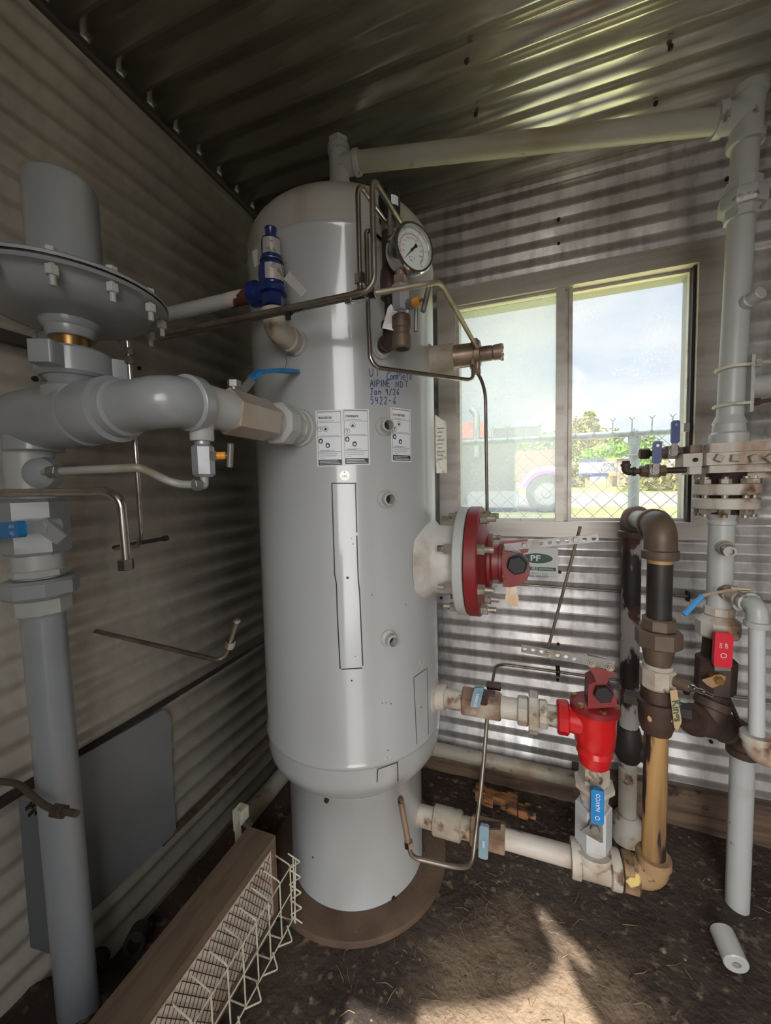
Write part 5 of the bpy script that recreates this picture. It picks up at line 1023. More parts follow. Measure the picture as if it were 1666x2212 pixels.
# elbow and the regulator body, along -X
RXC, RGX = -.985, -.826
el = thing('inlet_elbow', 'large glossy grey pipe elbow between the regulator body and the inlet valve', 'pipe fitting', iv(IY))
mb = MB(); xl_ = P(252, 885, Y=IY).x; mb.elbow(iv(ys_[5]), V3(IX, IY, IZ-.008), V3(xl_, IY, IZ-.012), .0455, 1.13, .075, 32, .3); mb.out('elbow', M_greyd, el)
rg = thing('regulator', 'large grey diaphragm pressure regulator with round casing at the upper left', 'regulator', (RGX, IY, IZ))
ZB = IZ-.012
mb = MB(); xa, xb = P(205, 890, Y=IY).x, P(40, 915, Y=IY).x
mb.lathe((RXC-.02, IY, ZB), UX, [(-.04, .04), (0, .05), (xb-RXC+.02, .052), (xb-RXC+.05, .06), (RGX-RXC-.04, .062), (RGX-RXC+.05, .062), (xa-RXC+.0, .057), (xa-RXC+.02, .06), (xl_-RXC+.02, .06), (xl_-RXC+.024, .045)], 40)
zn = P(160, 822, Y=IY).z; mb.lathe((RGX+.005, IY, ZB), UZ, [(0, .06), (.045, .055), (zn-ZB-.01, .042), (zn-ZB, .05)], 32); mb.out('body', M_greyd, rg)
zh0, zh1 = P(160, 822, Y=IY).z, P(160, 762, Y=IY).z
mb = MB(); mb.lathe((RGX+.005, IY, zh0), UZ, [(0, .056), (.006, .062), (zh1-zh0-.006, .062), (zh1-zh0, .054)], 36); hn = mb.out('hammer_nut', M_greyd, rg)
for k in range(3):
    an = math.radians(-65+120*k); c = V3(RGX+.005+.072*math.cos(an), IY+.072*math.sin(an), (zh0+zh1)/2); u_ = V3(math.cos(an), math.sin(an), 0)
    mb = MB(); mb.obox(c, u_*.018, V3(-u_.y, u_.x, 0)*.02, UZ*.019, .005); mb.out('lug', M_greyd, hn)
zs0, zs1, zk = P(157, 760, Y=IY).z, P(157, 733, Y=IY).z, P(155, 704, Y=IY).z
mb = MB(); mb.cyl((RGX, IY, zs0-.01), (RGX, IY, zs1+.006), .0285, n=28); mb.out('brass_stem', M_brass, rg)
mb = MB(); mb.lathe((RGX, IY, zs1), UZ, [(0, .036), (.005, .04), (.016, .041), (.02, .046), (zk-zs1, .048), (zk-zs1+.02, .05)], 36); mb.out('bottom_collar', M_greyd, rg)
r_ = ray(366, 706); RR = abs(RGX*r_.y-IY*r_.x)/math.hypot(r_.x, r_.y)
zr = P(300, 640, Y=IY-.05).z-.002; zr = 1.712
mb = MB(); mb.lathe((RGX, IY, 0), UZ, [(zk+.004, .045), (zk+.005, RR*.4), (zk+.008, RR*.55), (zk+.0135, RR*.67), (zk+.022, RR*.765), (zk+.031, RR*.825), (zr-.011, RR*.86), (zr-.0085, RR*.885), (zr-.0075, RR*.97), (zr-.003, RR)], 72, cap=False); lo_ = mb.out('lower_casing', M_greyd, rg)
mb = MB(); mb.lathe((RGX, IY, 0), UZ, [(zr-.003, RR*.985), (zr+.001, RR*.985)], 72); mb.out('diaphragm_edge', M_blk, rg)
mb = MB(); mb.lathe((RGX, IY, 0), UZ, [(zr+.001, RR), (zr+.006, RR), (zr+.010, RR*.97), (zr+.012, RR*.86), (zr+.03, RR*.72), (zr+.04, RR*.5), (zr+.042, .07)], 72, cap=False); mb.out('upper_casing', M_greyd, rg)
r_ = ray(222, 560); RBN = abs(RGX*r_.y-IY*r_.x)/math.hypot(r_.x, r_.y); zt2 = P(131, 398, Y=IY).z
mb = MB(); mb.lathe((RGX, IY, 0), UZ, [(zr+.03, RBN+.004), (zr+.045, RBN), (zt2-.012, RBN), (zt2-.003, RBN-.003), (zt2, RBN-.01)], 48); mb.out('spring_bonnet', M_greyd, rg)
mb = MB(); mb.hexn((RGX+.02, IY, zt2-.002), (RGX+.02, IY, zt2+.014), .014); mb.out('top_cap', M_zinc, rg)
for k in range(12):
    an = math.radians(-99.0+30*k); c = V3(RGX+RR*.92*math.cos(an), IY+RR*.92*math.sin(an), zr)
    mb = MB(); mb.cyl(c-UZ*.042, c+UZ*.014, .0048, n=10); mb.hexn(c-UZ*.026, c-UZ*.011, .0098, 6, k); mb.hexn(c+UZ*.009, c+UZ*.017, .0095, 6, k*.7); mb.out('bolt', M_greyv, rg)
mb = MB(); fn = plane_fn((RGX-.05, IY-.0625, ZB+.012), UX, UZ)
# control tube under the casing
ct0 = P(277, 760, Y=.56); tubing('slim steel tube dropping from the underside of the regulator casing', [ct0+UZ*.02, P(281, 800, Y=.565), P(296, 1010, Y=.57), P(305, 1150, Y=.58), P(300, 1180, Y=.6), P(250, 1186, Y=.7)], .0047, M_steel, .03, ((P(279, 770, Y=.56), P(280, 786, Y=.56), .0085), (P(278, 752, Y=.56), P(278, 766, Y=.56), .009)))
tubing('dark steel tube stub behind the slim tube at the left wall', [P(246, 1183, Y=.72), P(362, 1162, Y=.74)], .0055, M_black, .02, ((P(352, 1164, Y=.738), P(362, 1162, Y=.74), .0075),), nut_m=M_black)
e = P(273, 1212, Y=.47); tubing('bright steel tube from the left edge bending down to an open nut', [P(-60, 1066, Y=.44), P(236, 1062, Y=.46), P(262, 1082, Y=.465), e], .0075, M_steel, .035, ((P(271, 1208, Y=.47), P(273, 1231, Y=.47), .0125),))
tubing('dirty painted tube from the left riser up to the hanging needle valve', [P(95, 1020, Y=.49), P(170, 1016, Y=.5), P(300, 1010, Y=.52), P(325, 1020, Y=.54), P(378, 1046, Y=.58), P(432, 1047, X=IX), V3(IX, nvl.location.y, z0_-.018), V3(IX, nvl.location.y, z0_+.003)], .0078, mat('dirty_painted_tube', sr(164, 166, 160), .5, .2, sr(140, 116, 84), 7, .5, .65, col3=sr(84, 66, 48), lo3=.66, hi3=.7, scale3=24), .03,
    ((P(108, 1020, Y=.488), P(128, 1018, Y=.49), .0125), (P(418, 1047, X=IX-.004), P(434, 1047, X=IX), .0115)), nut_m=M_zinc)
e = P(513, 1336, Y=.76); tubing('steel tube with a bright upturned tip low on the left wall', [P(118, 1342, Y=.7), P(470, 1426, Y=.74), P(486, 1418, Y=.75), P(497, 1390, Y=.755), e], .0058, M_steelw, .03, ((P(496, 1400, Y=.755), P(499, 1385, Y=.755), .0115), (P(511, 1345, Y=.76), P(512, 1338, Y=.76), .0085)), nut_m=M_chrome)
tubing('dark bent tube with an open end at the lower left edge', [P(-40, 1684, Y=.47), P(40, 1692, Y=.46), P(100, 1745, Y=.455), P(166, 1758, Y=.455)], .0062, mat('oily_dark_tube', sr(96, 88, 76), .5, .6), .03, ((P(118, 1750, Y=.455), P(138, 1754, Y=.455), .0125),), nut_m=mat('oily_nut', sr(84, 76, 64), .5, .6))
# left riser
def LZ(y): return P(75, y, Y=IY).z
def rl(z): return V3(RXC+(1.4-z)*.014, IY, z)
lrz = thing('left_riser', 'grey riser pipe with a hexagon fitting and union at the left edge', 'pipe', rl(.15))
MB().lathe(rl(0), UZ, [(LZ(976), .047), (LZ(974), .05), (LZ(945), .05), (LZ(938), .046), (LZ(900), .046)], 36).out('tee_outlet', M_greyd, lrz)
MB().cyl(rl(LZ(1090)), rl(LZ(970)), .042, n=32).out('upper_pipe', M_greyv, lrz)
q = P(95, 1022, Y=.478); mb = MB(); bq = P(86, 1022, Y=.505); mb.lathe(bq, V3(.5,-.8,0), [(-.02, .034), (.004, .03), (.012, .022), (.016, .014)], 24); mb.out('weld_boss', M_greyd, lrz)
z = [LZ(y) for y in (1285, 1262, 1240, 1225, 1200)]
MB().cyl(rl(z[3]-.02), rl(z[4]+.01), .044).out('nipple', M_greyv, lrz); MB().hexn(rl(z[2]-.004), rl(z[3]), .05, 8, .2).out('hex_end', M_greyv, lrz)
mb = MB(); mb.hexn(rl(z[0]), rl(z[2]-.006), .0665, 8, .39, .1); mb.out('union_nut', M_greyd, lrz)
MB().hexn(rl(LZ(1322)), rl(z[0]+.002), .051, 8, .1).out('hex_end', M_greyv, lrz)
MB().cyl(rl(.03), rl(LZ(1318)), .0385, n=36).out('pipe', mat('left_riser_paint', sr(148, 154, 160), .34, 0, sr(136, 138, 140), 4, .5, .8, coat=.4), lrz)
lbv = thing('ball_valve', 'grey hexagon ball valve with a blue handle at the left edge', 'valve', rl(LZ(1200)))
mb = MB(); mb.hexn(rl(LZ(1196)), rl(LZ(1078)), .058, 6, .45, .12); mb.out('body', M_greyd, lbv)
Yf = IY-.062
q = P(98, 1138, Y=Yf); mb = MB(); mb.hexn(q+UY*.01, q-UY*.006, .013); mb.lathe(q+UY*.02, -UY, [(0, .0165), (.018, .0165)], 16); mb.out('stem_nut', M_greyd, lbv)
mb = plate([[(r_.x, r_.z) for r_ in [P(x, y, Y=Yf) for x, y in ((45,1128),(104,1122),(145,1158),(124,1176),(88,1152),(45,1152))]]], .004, lambda u, v, w_: V3(u, Yf+w_, v)); hp_ = mb.out('lever_plate', M_greyd, lbv)
a, b = P(-70, 1150, Y=Yf-.008), P(49, 1143, Y=Yf-.008); mb = MB(); mb.obox((a+b)/2, (b-a)*.5, V3(0,0,.0155), V3(0,.0065,0), .007); gp = mb.out('grip', M_vinyl, hp_, label='blue vinyl grip')
fn = plane_fn(P(26, 1138, Y=Yf-.0155), -UX, -UZ); mb = MB(); add_text(mb, 'OFF', .0095, fn, -.006, -.004); add_text(mb, 'ON', .0095, fn, -.006, .009); mb.out('lettering', M_paper, gp)

# ------------------------------------------------------------------ low left: panel, post, base pipe, heater
pn = MB(); pp = [P(x, y, X=XL+.02) for x, y in ((110,1668),(352,1531),(366,1548),(372,1700),(378,1790),(368,1806),(205,1958),(140,2010))]
pn.prism(pp, (.012, 0, 0)); tag(pn.out('wall_panel', M_panel, loc=pp[3]), 'smooth grey sheet panel with rounded corners on the left wall', 'panel')
po = MB(); u0, u1, v0, v1 = [P(x, y, X=XL+.05) for x, y in ((42,1728),(112,1724),(68,2048),(112,2012))]
po.add([u0, (u0+u1)/2+V3(.05,0,0), u1, v1, (v0+v1)/2+V3(.05,0,-.02), v0], [(0,1,4,5),(1,2,3,4)]); po.add([p-V3(.004,0,0) for p in (u0, (u0+u1)/2+V3(.05,0,0), u1, v1, (v0+v1)/2+V3(.05,0,-.02), v0)], [(5,4,1,0),(4,3,2,1)])
pst = po.out('angle_post', mat('grey_angle_steel', sr(112, 116, 122), .5, .2), loc=v0, smooth=False); tag(pst, 'short grey angle steel post behind the left riser', 'post')
mb = MB()
for x, y in ((62,1742),(75,1738),(68,1756),(82,1752)): q = P(x, y, X=XL+.09); mb.obox(q, V3(.001,0,0), V3(0,.006,.002), V3(0,0,.004))
mb.out('slots', M_dark, pst)
bpl = MB(); bpl.cyl((XL+.075, 1.17, .045), (XL+.075, 1.66, .045), .036, n=24); tag(bpl.out('skid_pipe', M_cream, loc=(XL+.075, 1.1, .01)), 'thick pipe lying along the foot of the left wall behind the vessel', 'pipe')
bpr = MB(); z_ = P(1100, 1650, Y=1.69).z; bpr.cyl((-.8, 1.69, z_), (.235, 1.69, z_-.006), .03, n=24); tag(bpr.out('skid_pipe', M_cream, loc=(-.2, 1.69, z_-.03)), 'horizontal grey pipe along the foot of the window wall', 'pipe')
rt = MB(); a, b = P(1030, 1688, Y=1.6), P(1158, 1730, Y=1.58)
a.z = .04; b.z = .03
d_ = (b-a); 
for k in range(7):
    t0, t1 = k/7, (k+1)/7; c = a+d_*((t0+t1)/2); rt.obox(c+V3(random.gauss(0,.004), random.gauss(0,.005), random.gauss(0,.004)), d_*(.085), V3(.1,.02,.0)*0+UY*(.022+.006*math.sin(k*2)), UZ*(.02+.006*math.cos(k*1.7)), .004)
tag(rt.out('rotten_board', M_rot, loc=(a+b)/2), 'broken rotten orange-brown board on the ground behind the lower line', 'board')
HX0, HX1, HY0, HY1, HZ0, HZ1 = -.822, -.722, .25, .932, .018, .288
ht = thing('heater', 'brown catalytic heater with white mesh front leaning low before the left wall', 'heater', ((HX0+HX1)/2, (HY0+HY1)/2, HZ0))
mb = MB(); mb.box((HX0, HY0, HZ1-.028), (HX1, HY1, HZ1)); mb.box((HX0, HY1-.014, HZ0), (HX1, HY1, HZ1-.028)); mb.box((HX0, HY0, HZ0), (HX1, HY0+.014, HZ1-.028)); mb.box((HX0, HY0, HZ0), (HX0+.01, HY1, HZ1-.028)); mb.box((HX0, HY0, HZ0), (HX1, HY1, HZ0+.022)); mb.out('case', M_hbrown, ht, smooth=False)
mb = MB(); mb.box((HX1-.02, HY0+.014, HZ0+.02), (HX1-.008, HY1-.014, HZ1-.028)); mb.out('pad', M_hpad, ht, smooth=False, label='white fibre heating pad')
mb = MB(); cw_, ch_ = .021, .032; X_ = HX1-.003
for k in range(int((HY1-HY0-.036)/cw_*2)):
    y = HY0+.02+k*cw_/2; n_ = int((HZ1-HZ0-.05)/(ch_/2))
    if True:
        pts = [(X_, y+(cw_*.25 if (j+k) % 2 else -cw_*.25), HZ0+.022+j*ch_/2) for j in range(n_+1)]
        mb.tube(pts, .0011, 4, 0, 1, False)
mb.out('mesh_screen', M_hmesh, ht, smooth=False, label='black expanded metal screen')
gw = thing('wire_guard', 'white wire guard standing off the front of the brown heater', 'guard', (-.68, .6, .02))
mb = MB(); OX = HX1+.052; r_w = .0021
ys = [HY1-.005-.052*k for k in range(13)]
for y in ys:
    mb.tube([(HX1-.001, y, HZ1-.06), (OX, y, HZ1-.075), (OX, y, .035), (HX1, y, .03)], r_w, 6, .008, 3)
mb.out('vertical_wires', M_wire, gw)
mb = MB()
for z in (HZ1-.078, .13, .04): mb.tube([(OX+.003, HY0+.03, z), (OX+.003, HY1+.0, z)], r_w, 6)
mb.out('horizontal_wires', M_wire, gw)
mb = MB(); pts = []
for k in range(5):
    z = HZ1-.05-k*.05; pts += [(OX-.012, HY1+.004, z), (OX+.026, HY1+.01, z-.02)]
mb.tube(pts, r_w, 6, .003, 2); mb.tube([(OX+.004, HY1+.006, HZ1-.06), (OX+.004, HY1+.006, .015)], r_w, 6); mb.tube([(OX+.012, HY1+.008, HZ1-.065), (OX+.0, HY1+.006, .015)], r_w, 6)
for k in range(7):
    y = HY1-.03-k*.07; mb.tube([(OX, y, .045), (OX+.03, y-.02, .032), (OX+.004, y-.05, .04)], r_w, 6, .004, 2)
mb.out('edge_wires', M_wire, gw)
hb = MB(); q = P(523, 1752, Y=.95); hb.obox(V3(-.895, .965, .27), V3(.002,0,0), V3(0,.018,0), V3(0,0,.035)); hb.obox(V3(-.88, .965, .304), V3(.016,0,0), V3(0,.018,0), V3(0,0,.002)); hb.obox(V3(-.865, .965, .285), V3(.002,0,0), V3(0,.018,0), V3(0,0,.02)); hb.obox(V3(-.895,.965,.13), V3(.003,0,0), V3(0,.012,0), V3(0,0,.125)); tag(hb.out('heater_bracket', M_wire, loc=(-.895, .965, .01), smooth=False), 'small white bent metal bracket at the far end of the heater', 'bracket')
for nm, x, y, lb in (('pipe_elbow', 197, 2105, 'dark open pipe elbow on the ground beside the foot of the left riser'), ('pipe_elbow', 290, 2040, 'black pipe end in the shadow between the left riser and the heater')):
    q = P(x, y, Z=.1); mb = MB(); d_ = V3(.5,-.7,.25).normalized(); mb.lathe(q-d_*.05, d_, [(0, .026), (.05, .028), (.053, .026), (.053, .018), (.02, .017), (.02, .0002)], 20, cap=False); tag(mb.out(nm, M_dbrown if x < 250 else M_black, loc=q), lb, 'pipe fitting')

# ------------------------------------------------------------------ wall sticker
sk_ = [P(x, y, Y=YW-.0105) for x, y in ((1085,1177),(1206,1184),(1205,1246),(1085,1236))]
mb = MB(); sx0, sx1 = sk_[0].x, sk_[1].x; sz1, sz0 = sk_[1].z, sk_[2].z
mb.box((sx0, YW-.0115, sz0), (sx1, YW-.0095, sz1)); ws = mb.out('wall_sticker', mat('sticker_white', sr(196, 200, 196), .5), loc=((sx0+sx1)/2, YW-.01, sz0)); tag(ws, 'white sticker with a dark green PF oval on the wall behind the red cover', 'sticker')
fn = plane_fn((0, YW-.0122, 0), UX, UZ); M_gr = mat('sticker_green', sr(30, 66, 62), .45)
oc = P(1160, 1206, Y=YW-.012); mb = MB(); w_, h_ = sx1-sx0, sz1-sz0
disc2d(mb, fn, oc.x, oc.z, .062, 40, .34)
b0 = P(1145, 1227, Y=YW-.012); mb.add([fn(b0.x, b0.z-.009), fn(sx1-.008, b0.z-.009), fn(sx1-.008, b0.z+.006), fn(b0.x, b0.z+.006)], [(0,1,2,3)]); mb.out('green_print', M_gr, ws)
fn = plane_fn((0, YW-.0128, 0), UX, UZ); mb = MB(); add_text(mb, 'PF', .034, fn, oc.x-.006, oc.z-.011, 'CENTER', .0006, 1.25); add_text(mb, 'INDUSTRIES INC.', .0105, fn, P(1165, 1228, Y=YW).x, b0.z-.0055, sx=.72); add_text(mb, 'FIELD', .016, fn, P(1149, 1228, Y=YW).x, b0.z-.0065, sx=.62); mb.out('white_print', M_paper, ws)
mb = MB(); add_text(mb, 'Calgary, Alberta, Canada', .0095, fn, P(1130, 1234, Y=YW).x, P(1130, 1237, Y=YW).z); add_text(mb, '(403) 244-3333', .0135, fn, P(1139, 1243, Y=YW).x, P(1139, 1244, Y=YW).z); mb.out('black_print', M_ink, ws)
# ------------------------------------------------------------------ straw, chips and clods on the dirt
mb = MB()
for k in range(300):
    x, y = random.uniform(-.5, 1.0), random.uniform(.75, 1.6)
    if math.hypot(x-VC.x, y-VC.y) < RB+.02: continue
    if random.random() < .45: x, y = random.gauss(-.15, .2), random.gauss(.98, .14)
    z = ground_z(x, y)+.003; a = random.uniform(0, PI); L_ = random.uniform(.006, .03); b = a+random.gauss(0, .5)
    mb.tube([(x, y, z), (x+L_*math.cos(a), y+L_*math.sin(a), z+.002), (x+L_*math.cos(a)+L_*.7*math.cos(b), y+L_*math.sin(a)+L_*.7*math.sin(b), z)], random.uniform(.0005, .001), 5, .004, 2)
tag(mb.out('straw', mat('dry_straw', sr(134, 116, 92), .8, 0, sr(92, 76, 60), 30, .45, .6), loc=(0, 1, 0)), 'scattered dry straw and grass bits on the dirt floor', 'straw', kind='stuff')
mb = MB()
for k in range(500):
    x, y = random.uniform(-.6, 1.1), random.uniform(.72, 1.7)
    if math.hypot(x-VC.x, y-VC.y) < RB+.02: continue
    s = abs(random.gauss(0, .0035))+.0015; z = ground_z(x, y); mb.lathe((x, y, z), (random.gauss(0,.3), random.gauss(0,.3), 1), [(-s*.4, s*.8), (s*.1, s), (s*.6, s*.5)], 6, random.random())
tag(mb.out('gravel', mat('earth_crumbs', sr(84, 70, 58), .9, 0, sr(130, 114, 96), 40, .55, .62), loc=(0, 1, 0)), 'small stones and dirt crumbs strewn over the floor', 'gravel', kind='stuff')
# ================================================================== outside the window
M_galvp = mat('galvanised_fence_pipe', sr(118, 130, 140), .5, .3, sr(98, 108, 118), 20, .5, .7)
fen = thing('chain_link_fence', 'galvanised chain link fence with top rail outside the window', 'fence', (.53, 2.4, 0))
FY = 2.4; rz = P(1370, 936, Y=FY).z
mb = MB(); mb.cyl((-1.2, FY, rz+.0), (2.2, FY, rz), .0185, n=16); mb.out('top_rail', M_galvp, fen)
fx = P(1371, 1000, Y=FY).x
mb = MB(); mb.cyl((fx, FY+.01, -.3), (fx, FY+.01, rz-.03), .026, n=20); mb.out('post', M_galvp, fen)
mb = MB(); mb.cyl((fx, FY+.01, rz-.06), (fx, FY+.01, rz-.015), .03, n=20); mb.torus((fx, FY, rz), UX, .02, .009, 20, 8); mb.out('rail_cap', M_galvp, fen)
mb = MB(); mb.torus((fx, FY+.01, rz-.115), V3(.1,.0,1), .03, .0022, 20, 6); mb.tube([(fx-.03, FY, rz-.118), (fx-.055, FY-.01, rz-.13)], .002, 6)
for x in (1238+48, 1470, 1120):
    q = P(x, 930, Y=FY); mb.torus((q.x, FY, rz), V3(1, 0, .35), .021, .002, 16, 6)
mb.out('tie_wire', M_zinc, fen)
mb = MB(); dw = .089; zt = rz+.055; zb = rz-.62
k0 = -5
for k in range(22):
    x = -.62+k*dw; pts = []; nz_ = int((zt-zb)/(dw*.5))
    for j in range(nz_):
        sgn = 1 if (j % 2) else -1
        pts.append((x+sgn*dw*.25, FY-.022+sgn*.002, zt-.045-j*dw*.5))
    pts = [(x-dw*.25+.0, FY-.022, zt-.012), (x-dw*.25, FY-.022, zt-.045)]+pts[1:]
    mb.tube(pts, .0026, 5, 0, 1)
    pts2 = [(dw*.5-dw*.25*0+2*x-p[0], p[1]+.003, p[2]) for p in pts]
    mb.tube([(2*x-p[0]-dw*.5, p[1]+.003, p[2]) for p in pts], .0026, 5, 0, 1)
    cx = x-dw*.25
    mb.tube([(cx+.003*math.sin(t*2.2), FY-.022+.003*math.cos(t*2.2), zt-.02+t*.004) for t in range(9)], .0028, 5, 0, 1)
    for s_ in (-1, 1): mb.tube([(cx, FY-.022, zt+.012), (cx+s_*.013, FY-.022, zt+.028)], .0026, 5)
mb.out('chain_mesh', mat('weathered_chain_wire', sr(120, 122, 122), .6, .3), fen)
# ground outside, rising gently away from the building
PR = [(1.8, -.12), (4, -.1), (12.4, .40), (16.3, .42), (24, .73), (27, 1.02), (32, 1.05), (90, 1.5)]
def gz(y):
    for (a, b), (c, d) in zip(PR, PR[1:]):
        if a <= y <= c: return b+(d-b)*(y-a)/(c-a)
    return PR[-1][1]
def strip(name, y0, y1, m, lift=0):
    ys = [y0]+[p[0] for p in PR if y0 < p[0] < y1]+[y1]; mb = MB()
    mb.add([(x, y, gz(y)+lift) for y in ys for x in (-40, 60)], [(2*i, 2*i+1, 2*i+3, 2*i+2) for i in range(len(ys)-1)])
    return struct(mb, name, m, smooth=False)
M_grass = mat('sunlit_grass', sr(84, 88, 44), .9, 0, sr(98, 99, 54), 2, .4, .65, (1,1,1), 8, sr(80, 94, 38), .55, .7, 9, bump=.5)
M_road = mat('pale_gravel_road', sr(92, 85, 84), .9, 0, sr(84, 78, 77), 1.5, .4, .65, (.2,1,1), bump=.3)
strip('lawn', 6, 16.3, M_grass); strip('bounce_apron', 1.9, 6, mat('pale_bounce_ground', sr(196, 194, 138), .95, 0, sr(176, 172, 120), 4, .4, .65)); strip('road', 16.3, 24, M_road); strip('field', 24, 90, M_grass)  # unseen pale strip by the wall added to brighten the ceiling reflection
# yard behind the doorway
mb = MB(); mb.add([(-12,-20,-.03),(12,-20,-.03),(12,YB,-.03),(-12,YB,-.03)], [(0,1,2,3)]); struct(mb, 'yard_ground', mat('pale_gravel_yard', sr(104, 98, 90), .95, 0, sr(86, 80, 72), 6, .4, .65), smooth=False)
# lease sign
sy = 27.0
def SP(x, y): return P(x, y, Y=sy)
sg = SP(1291, 1012); sgn = thing('lease_sign', 'white roadside board with dark blue bands reading FOR LEASE', 'sign', (sg.x, sy, gz(sy)))
a, b = SP(1251, 992), SP(1332, 1028); M_signw = mat('sign_white', sr(126, 126, 128), .5); M_signb = mat('sign_navy', sr(26, 38, 66), .5); M_signo = mat('sign_orange', sr(150, 88, 44), .5)
mb = MB(); mb.box((a.x, sy, b.z), (b.x, sy+.06, a.z)); brd = mb.out('board', M_signw, sgn)
h = a.z-b.z; w_ = b.x-a.x
mb = MB(); mb.box((a.x, sy-.01, a.z-h*.2), (a.x+w_*.72, sy, a.z)); mb.box((a.x, sy-.01, b.z), (a.x+w_*.8, sy, b.z+h*.2)); mb.out('navy_band', M_signb, brd, smooth=False)
mb = MB(); mb.box((a.x+w_*.72, sy-.01, a.z-h*.2), (b.x, sy, a.z)); mb.box((a.x+w_*.8, sy-.01, b.z), (b.x, sy, b.z+h*.2)); mb.out('orange_band', M_signo, brd, smooth=False)
mb = MB(); fn = plane_fn((0, sy-.012, 0), UX, UZ)
add_text(mb, 'FOR', h*.3, fn, a.x+w_*.8, b.z+h*.52, 'CENTER', .01); add_text(mb, 'LEASE', h*.3, fn, a.x+w_*.8, b.z+h*.26, 'CENTER', .01)
mb.out('lettering', M_ink, brd)
mb = MB(); mb.box((a.x+w_*.06, sy-.012, b.z+h*.44), (a.x+w_*.48, sy-.002, b.z+h*.5)); mb.out('printed_line', M_inkg, brd, smooth=False)
for x in (1268, 1315):
    q = SP(x, 1028); mb = MB(); mb.obox((q.x, sy+.1, (gz(sy)+q.z)/2), V3(.09,0,0), V3(0,.09,0), V3(0,0,(q.z-gz(sy))/2+.05)); mb.out('leg', M_rot, sgn)
# trees, hedge
def leafy(name, label, cat, c, rx, rz_, nleaf, size, m, trunk=True, group=None, ry=None):
    c = Vector(c); base = V3(c.x, c.y, gz(c.y))
    t = thing(name, label, cat, base, group); mb = MB(); ry = ry or rx
    for i in range(nleaf):
        while True:
            p = V3(random.uniform(-1,1), random.uniform(-1,1), random.uniform(-1,1))
            if p.length < 1 and p.length > .25: break
        k = 1-.35*max(0, p.z)
        q = c+V3(p.x*rx*k, p.y*ry*k, p.z*rz_)+noise.noise_vector(p*3)*rx*.25
        u = V3(random.gauss(0,1), random.gauss(0,1), random.gauss(0,1)).normalized(); w = u.cross(V3(random.random(), random.random(), random.random())).normalized()
        s = size*random.uniform(.6, 1.3); mb.add([q-u*s, q+w*s*.5, q+u*s, q-w*s*.5], [(0,1,2,3)])
    mb.out('crown', m, t, smooth=False)
    if trunk:
        mb = MB(); mb.cyl(base-V3(0,0,.1), c+V3(0,0,rz_*.2), rx*.06+.05, .04, 10); mb.out('trunk', M_wood, t)
    return t
M_leaf1 = mat('green_leaves', sr(70, 88, 36), .7, 0, sr(98, 112, 52), 1.2, .4, .65); M_leaf2 = mat('olive_leaves', sr(80, 80, 36), .7, 0, sr(112, 104, 54), 1.5, .4, .6); M_leaf3 = mat('bright_leaves', sr(80, 118, 32), .7, 0, sr(104, 138, 50), 1.2, .4, .6)
def PT(x, y, Y): return P(x, y, Y=Y)
leafy('tree', 'tall olive green tree left of the lease sign behind the fence', 'tree', PT(1262, 962, 40), 2.1, 2.9, 1500, .22, M_leaf2)
leafy('tree', 'thin bushy top of a green tree directly behind the tall olive tree', 'tree', PT(1272, 935, 47), 1.05, 2.5, 500, .22, M_leaf1)
leafy('tree', 'small round green tree above the middle of the lease sign', 'tree', PT(1322, 962, 50), 1.3, 2.1, 800, .2, M_leaf1)
leafy('tree', 'green tree just right of the fence post', 'tree', PT(1398, 968, 54), 1.9, 1.6, 700, .25, M_leaf1)
leafy('tree', 'pale green tree seen through the dirty pane above the truck hood', 'tree', PT(1160, 965, 60), 5, 1.9, 1100, .3, M_leaf1)
leafy('hedge', 'bright green hedge row behind the lease sign', 'hedge', PT(1345, 986, 33), 3.5, .85, 1500, .18, M_leaf3, False, ry=.7)
leafy('shrub', 'dark green shrub in front of the left end of the lease sign', 'shrub', PT(1247, 1030, 29), .75, .95, 500, .14, M_leaf2, False)
M_dry = mat('dry_reed_grass', sr(128, 112, 68), .8, 0, sr(104, 106, 50), 1.5, .4, .6)
leafy('reeds', 'band of dry tan reeds along the far road edge right of the fence post', 'reeds', PT(1466, 1030, 25), 2.7, .65, 1600, .16, M_dry, False, ry=.6)
def house(label, x0, y0, x1, y1, Y, mw, mr, roof=.4):
    a, b = P(x0, y0, Y=Y), P(x1, y1, Y=Y); t = thing('building', label, 'building', ((a.x+b.x)/2, Y, b.z))
    mb = MB(); mb.box((a.x, Y, b.z-1), (b.x, Y+1.6, a.z)); mb.out('wall', mw, t, smooth=False)
    mb = MB(); mb.prism([(a.x-.2, Y+.8, a.z), (b.x+.2, Y+.8, a.z), ((a.x+b.x)/2, Y+.8, a.z+roof)], (0, 2, 0)); mb.out('roof', mr, t, smooth=False)
    return t
M_hw = mat('pale_siding', sr(124, 124, 128), .6); M_hb = mat('beige_siding', sr(108, 94, 82), .6); M_hr = mat('grey_roof', sr(120, 122, 128), .6)
house('low white building right of the fence post in the distance', 1392, 990, 1500, 1012, 60, M_hw, M_hr, 1.2)
house('low beige shed between the lease sign and the fence post', 1334, 992, 1366, 1016, 29.3, M_hb, M_hr, .15)
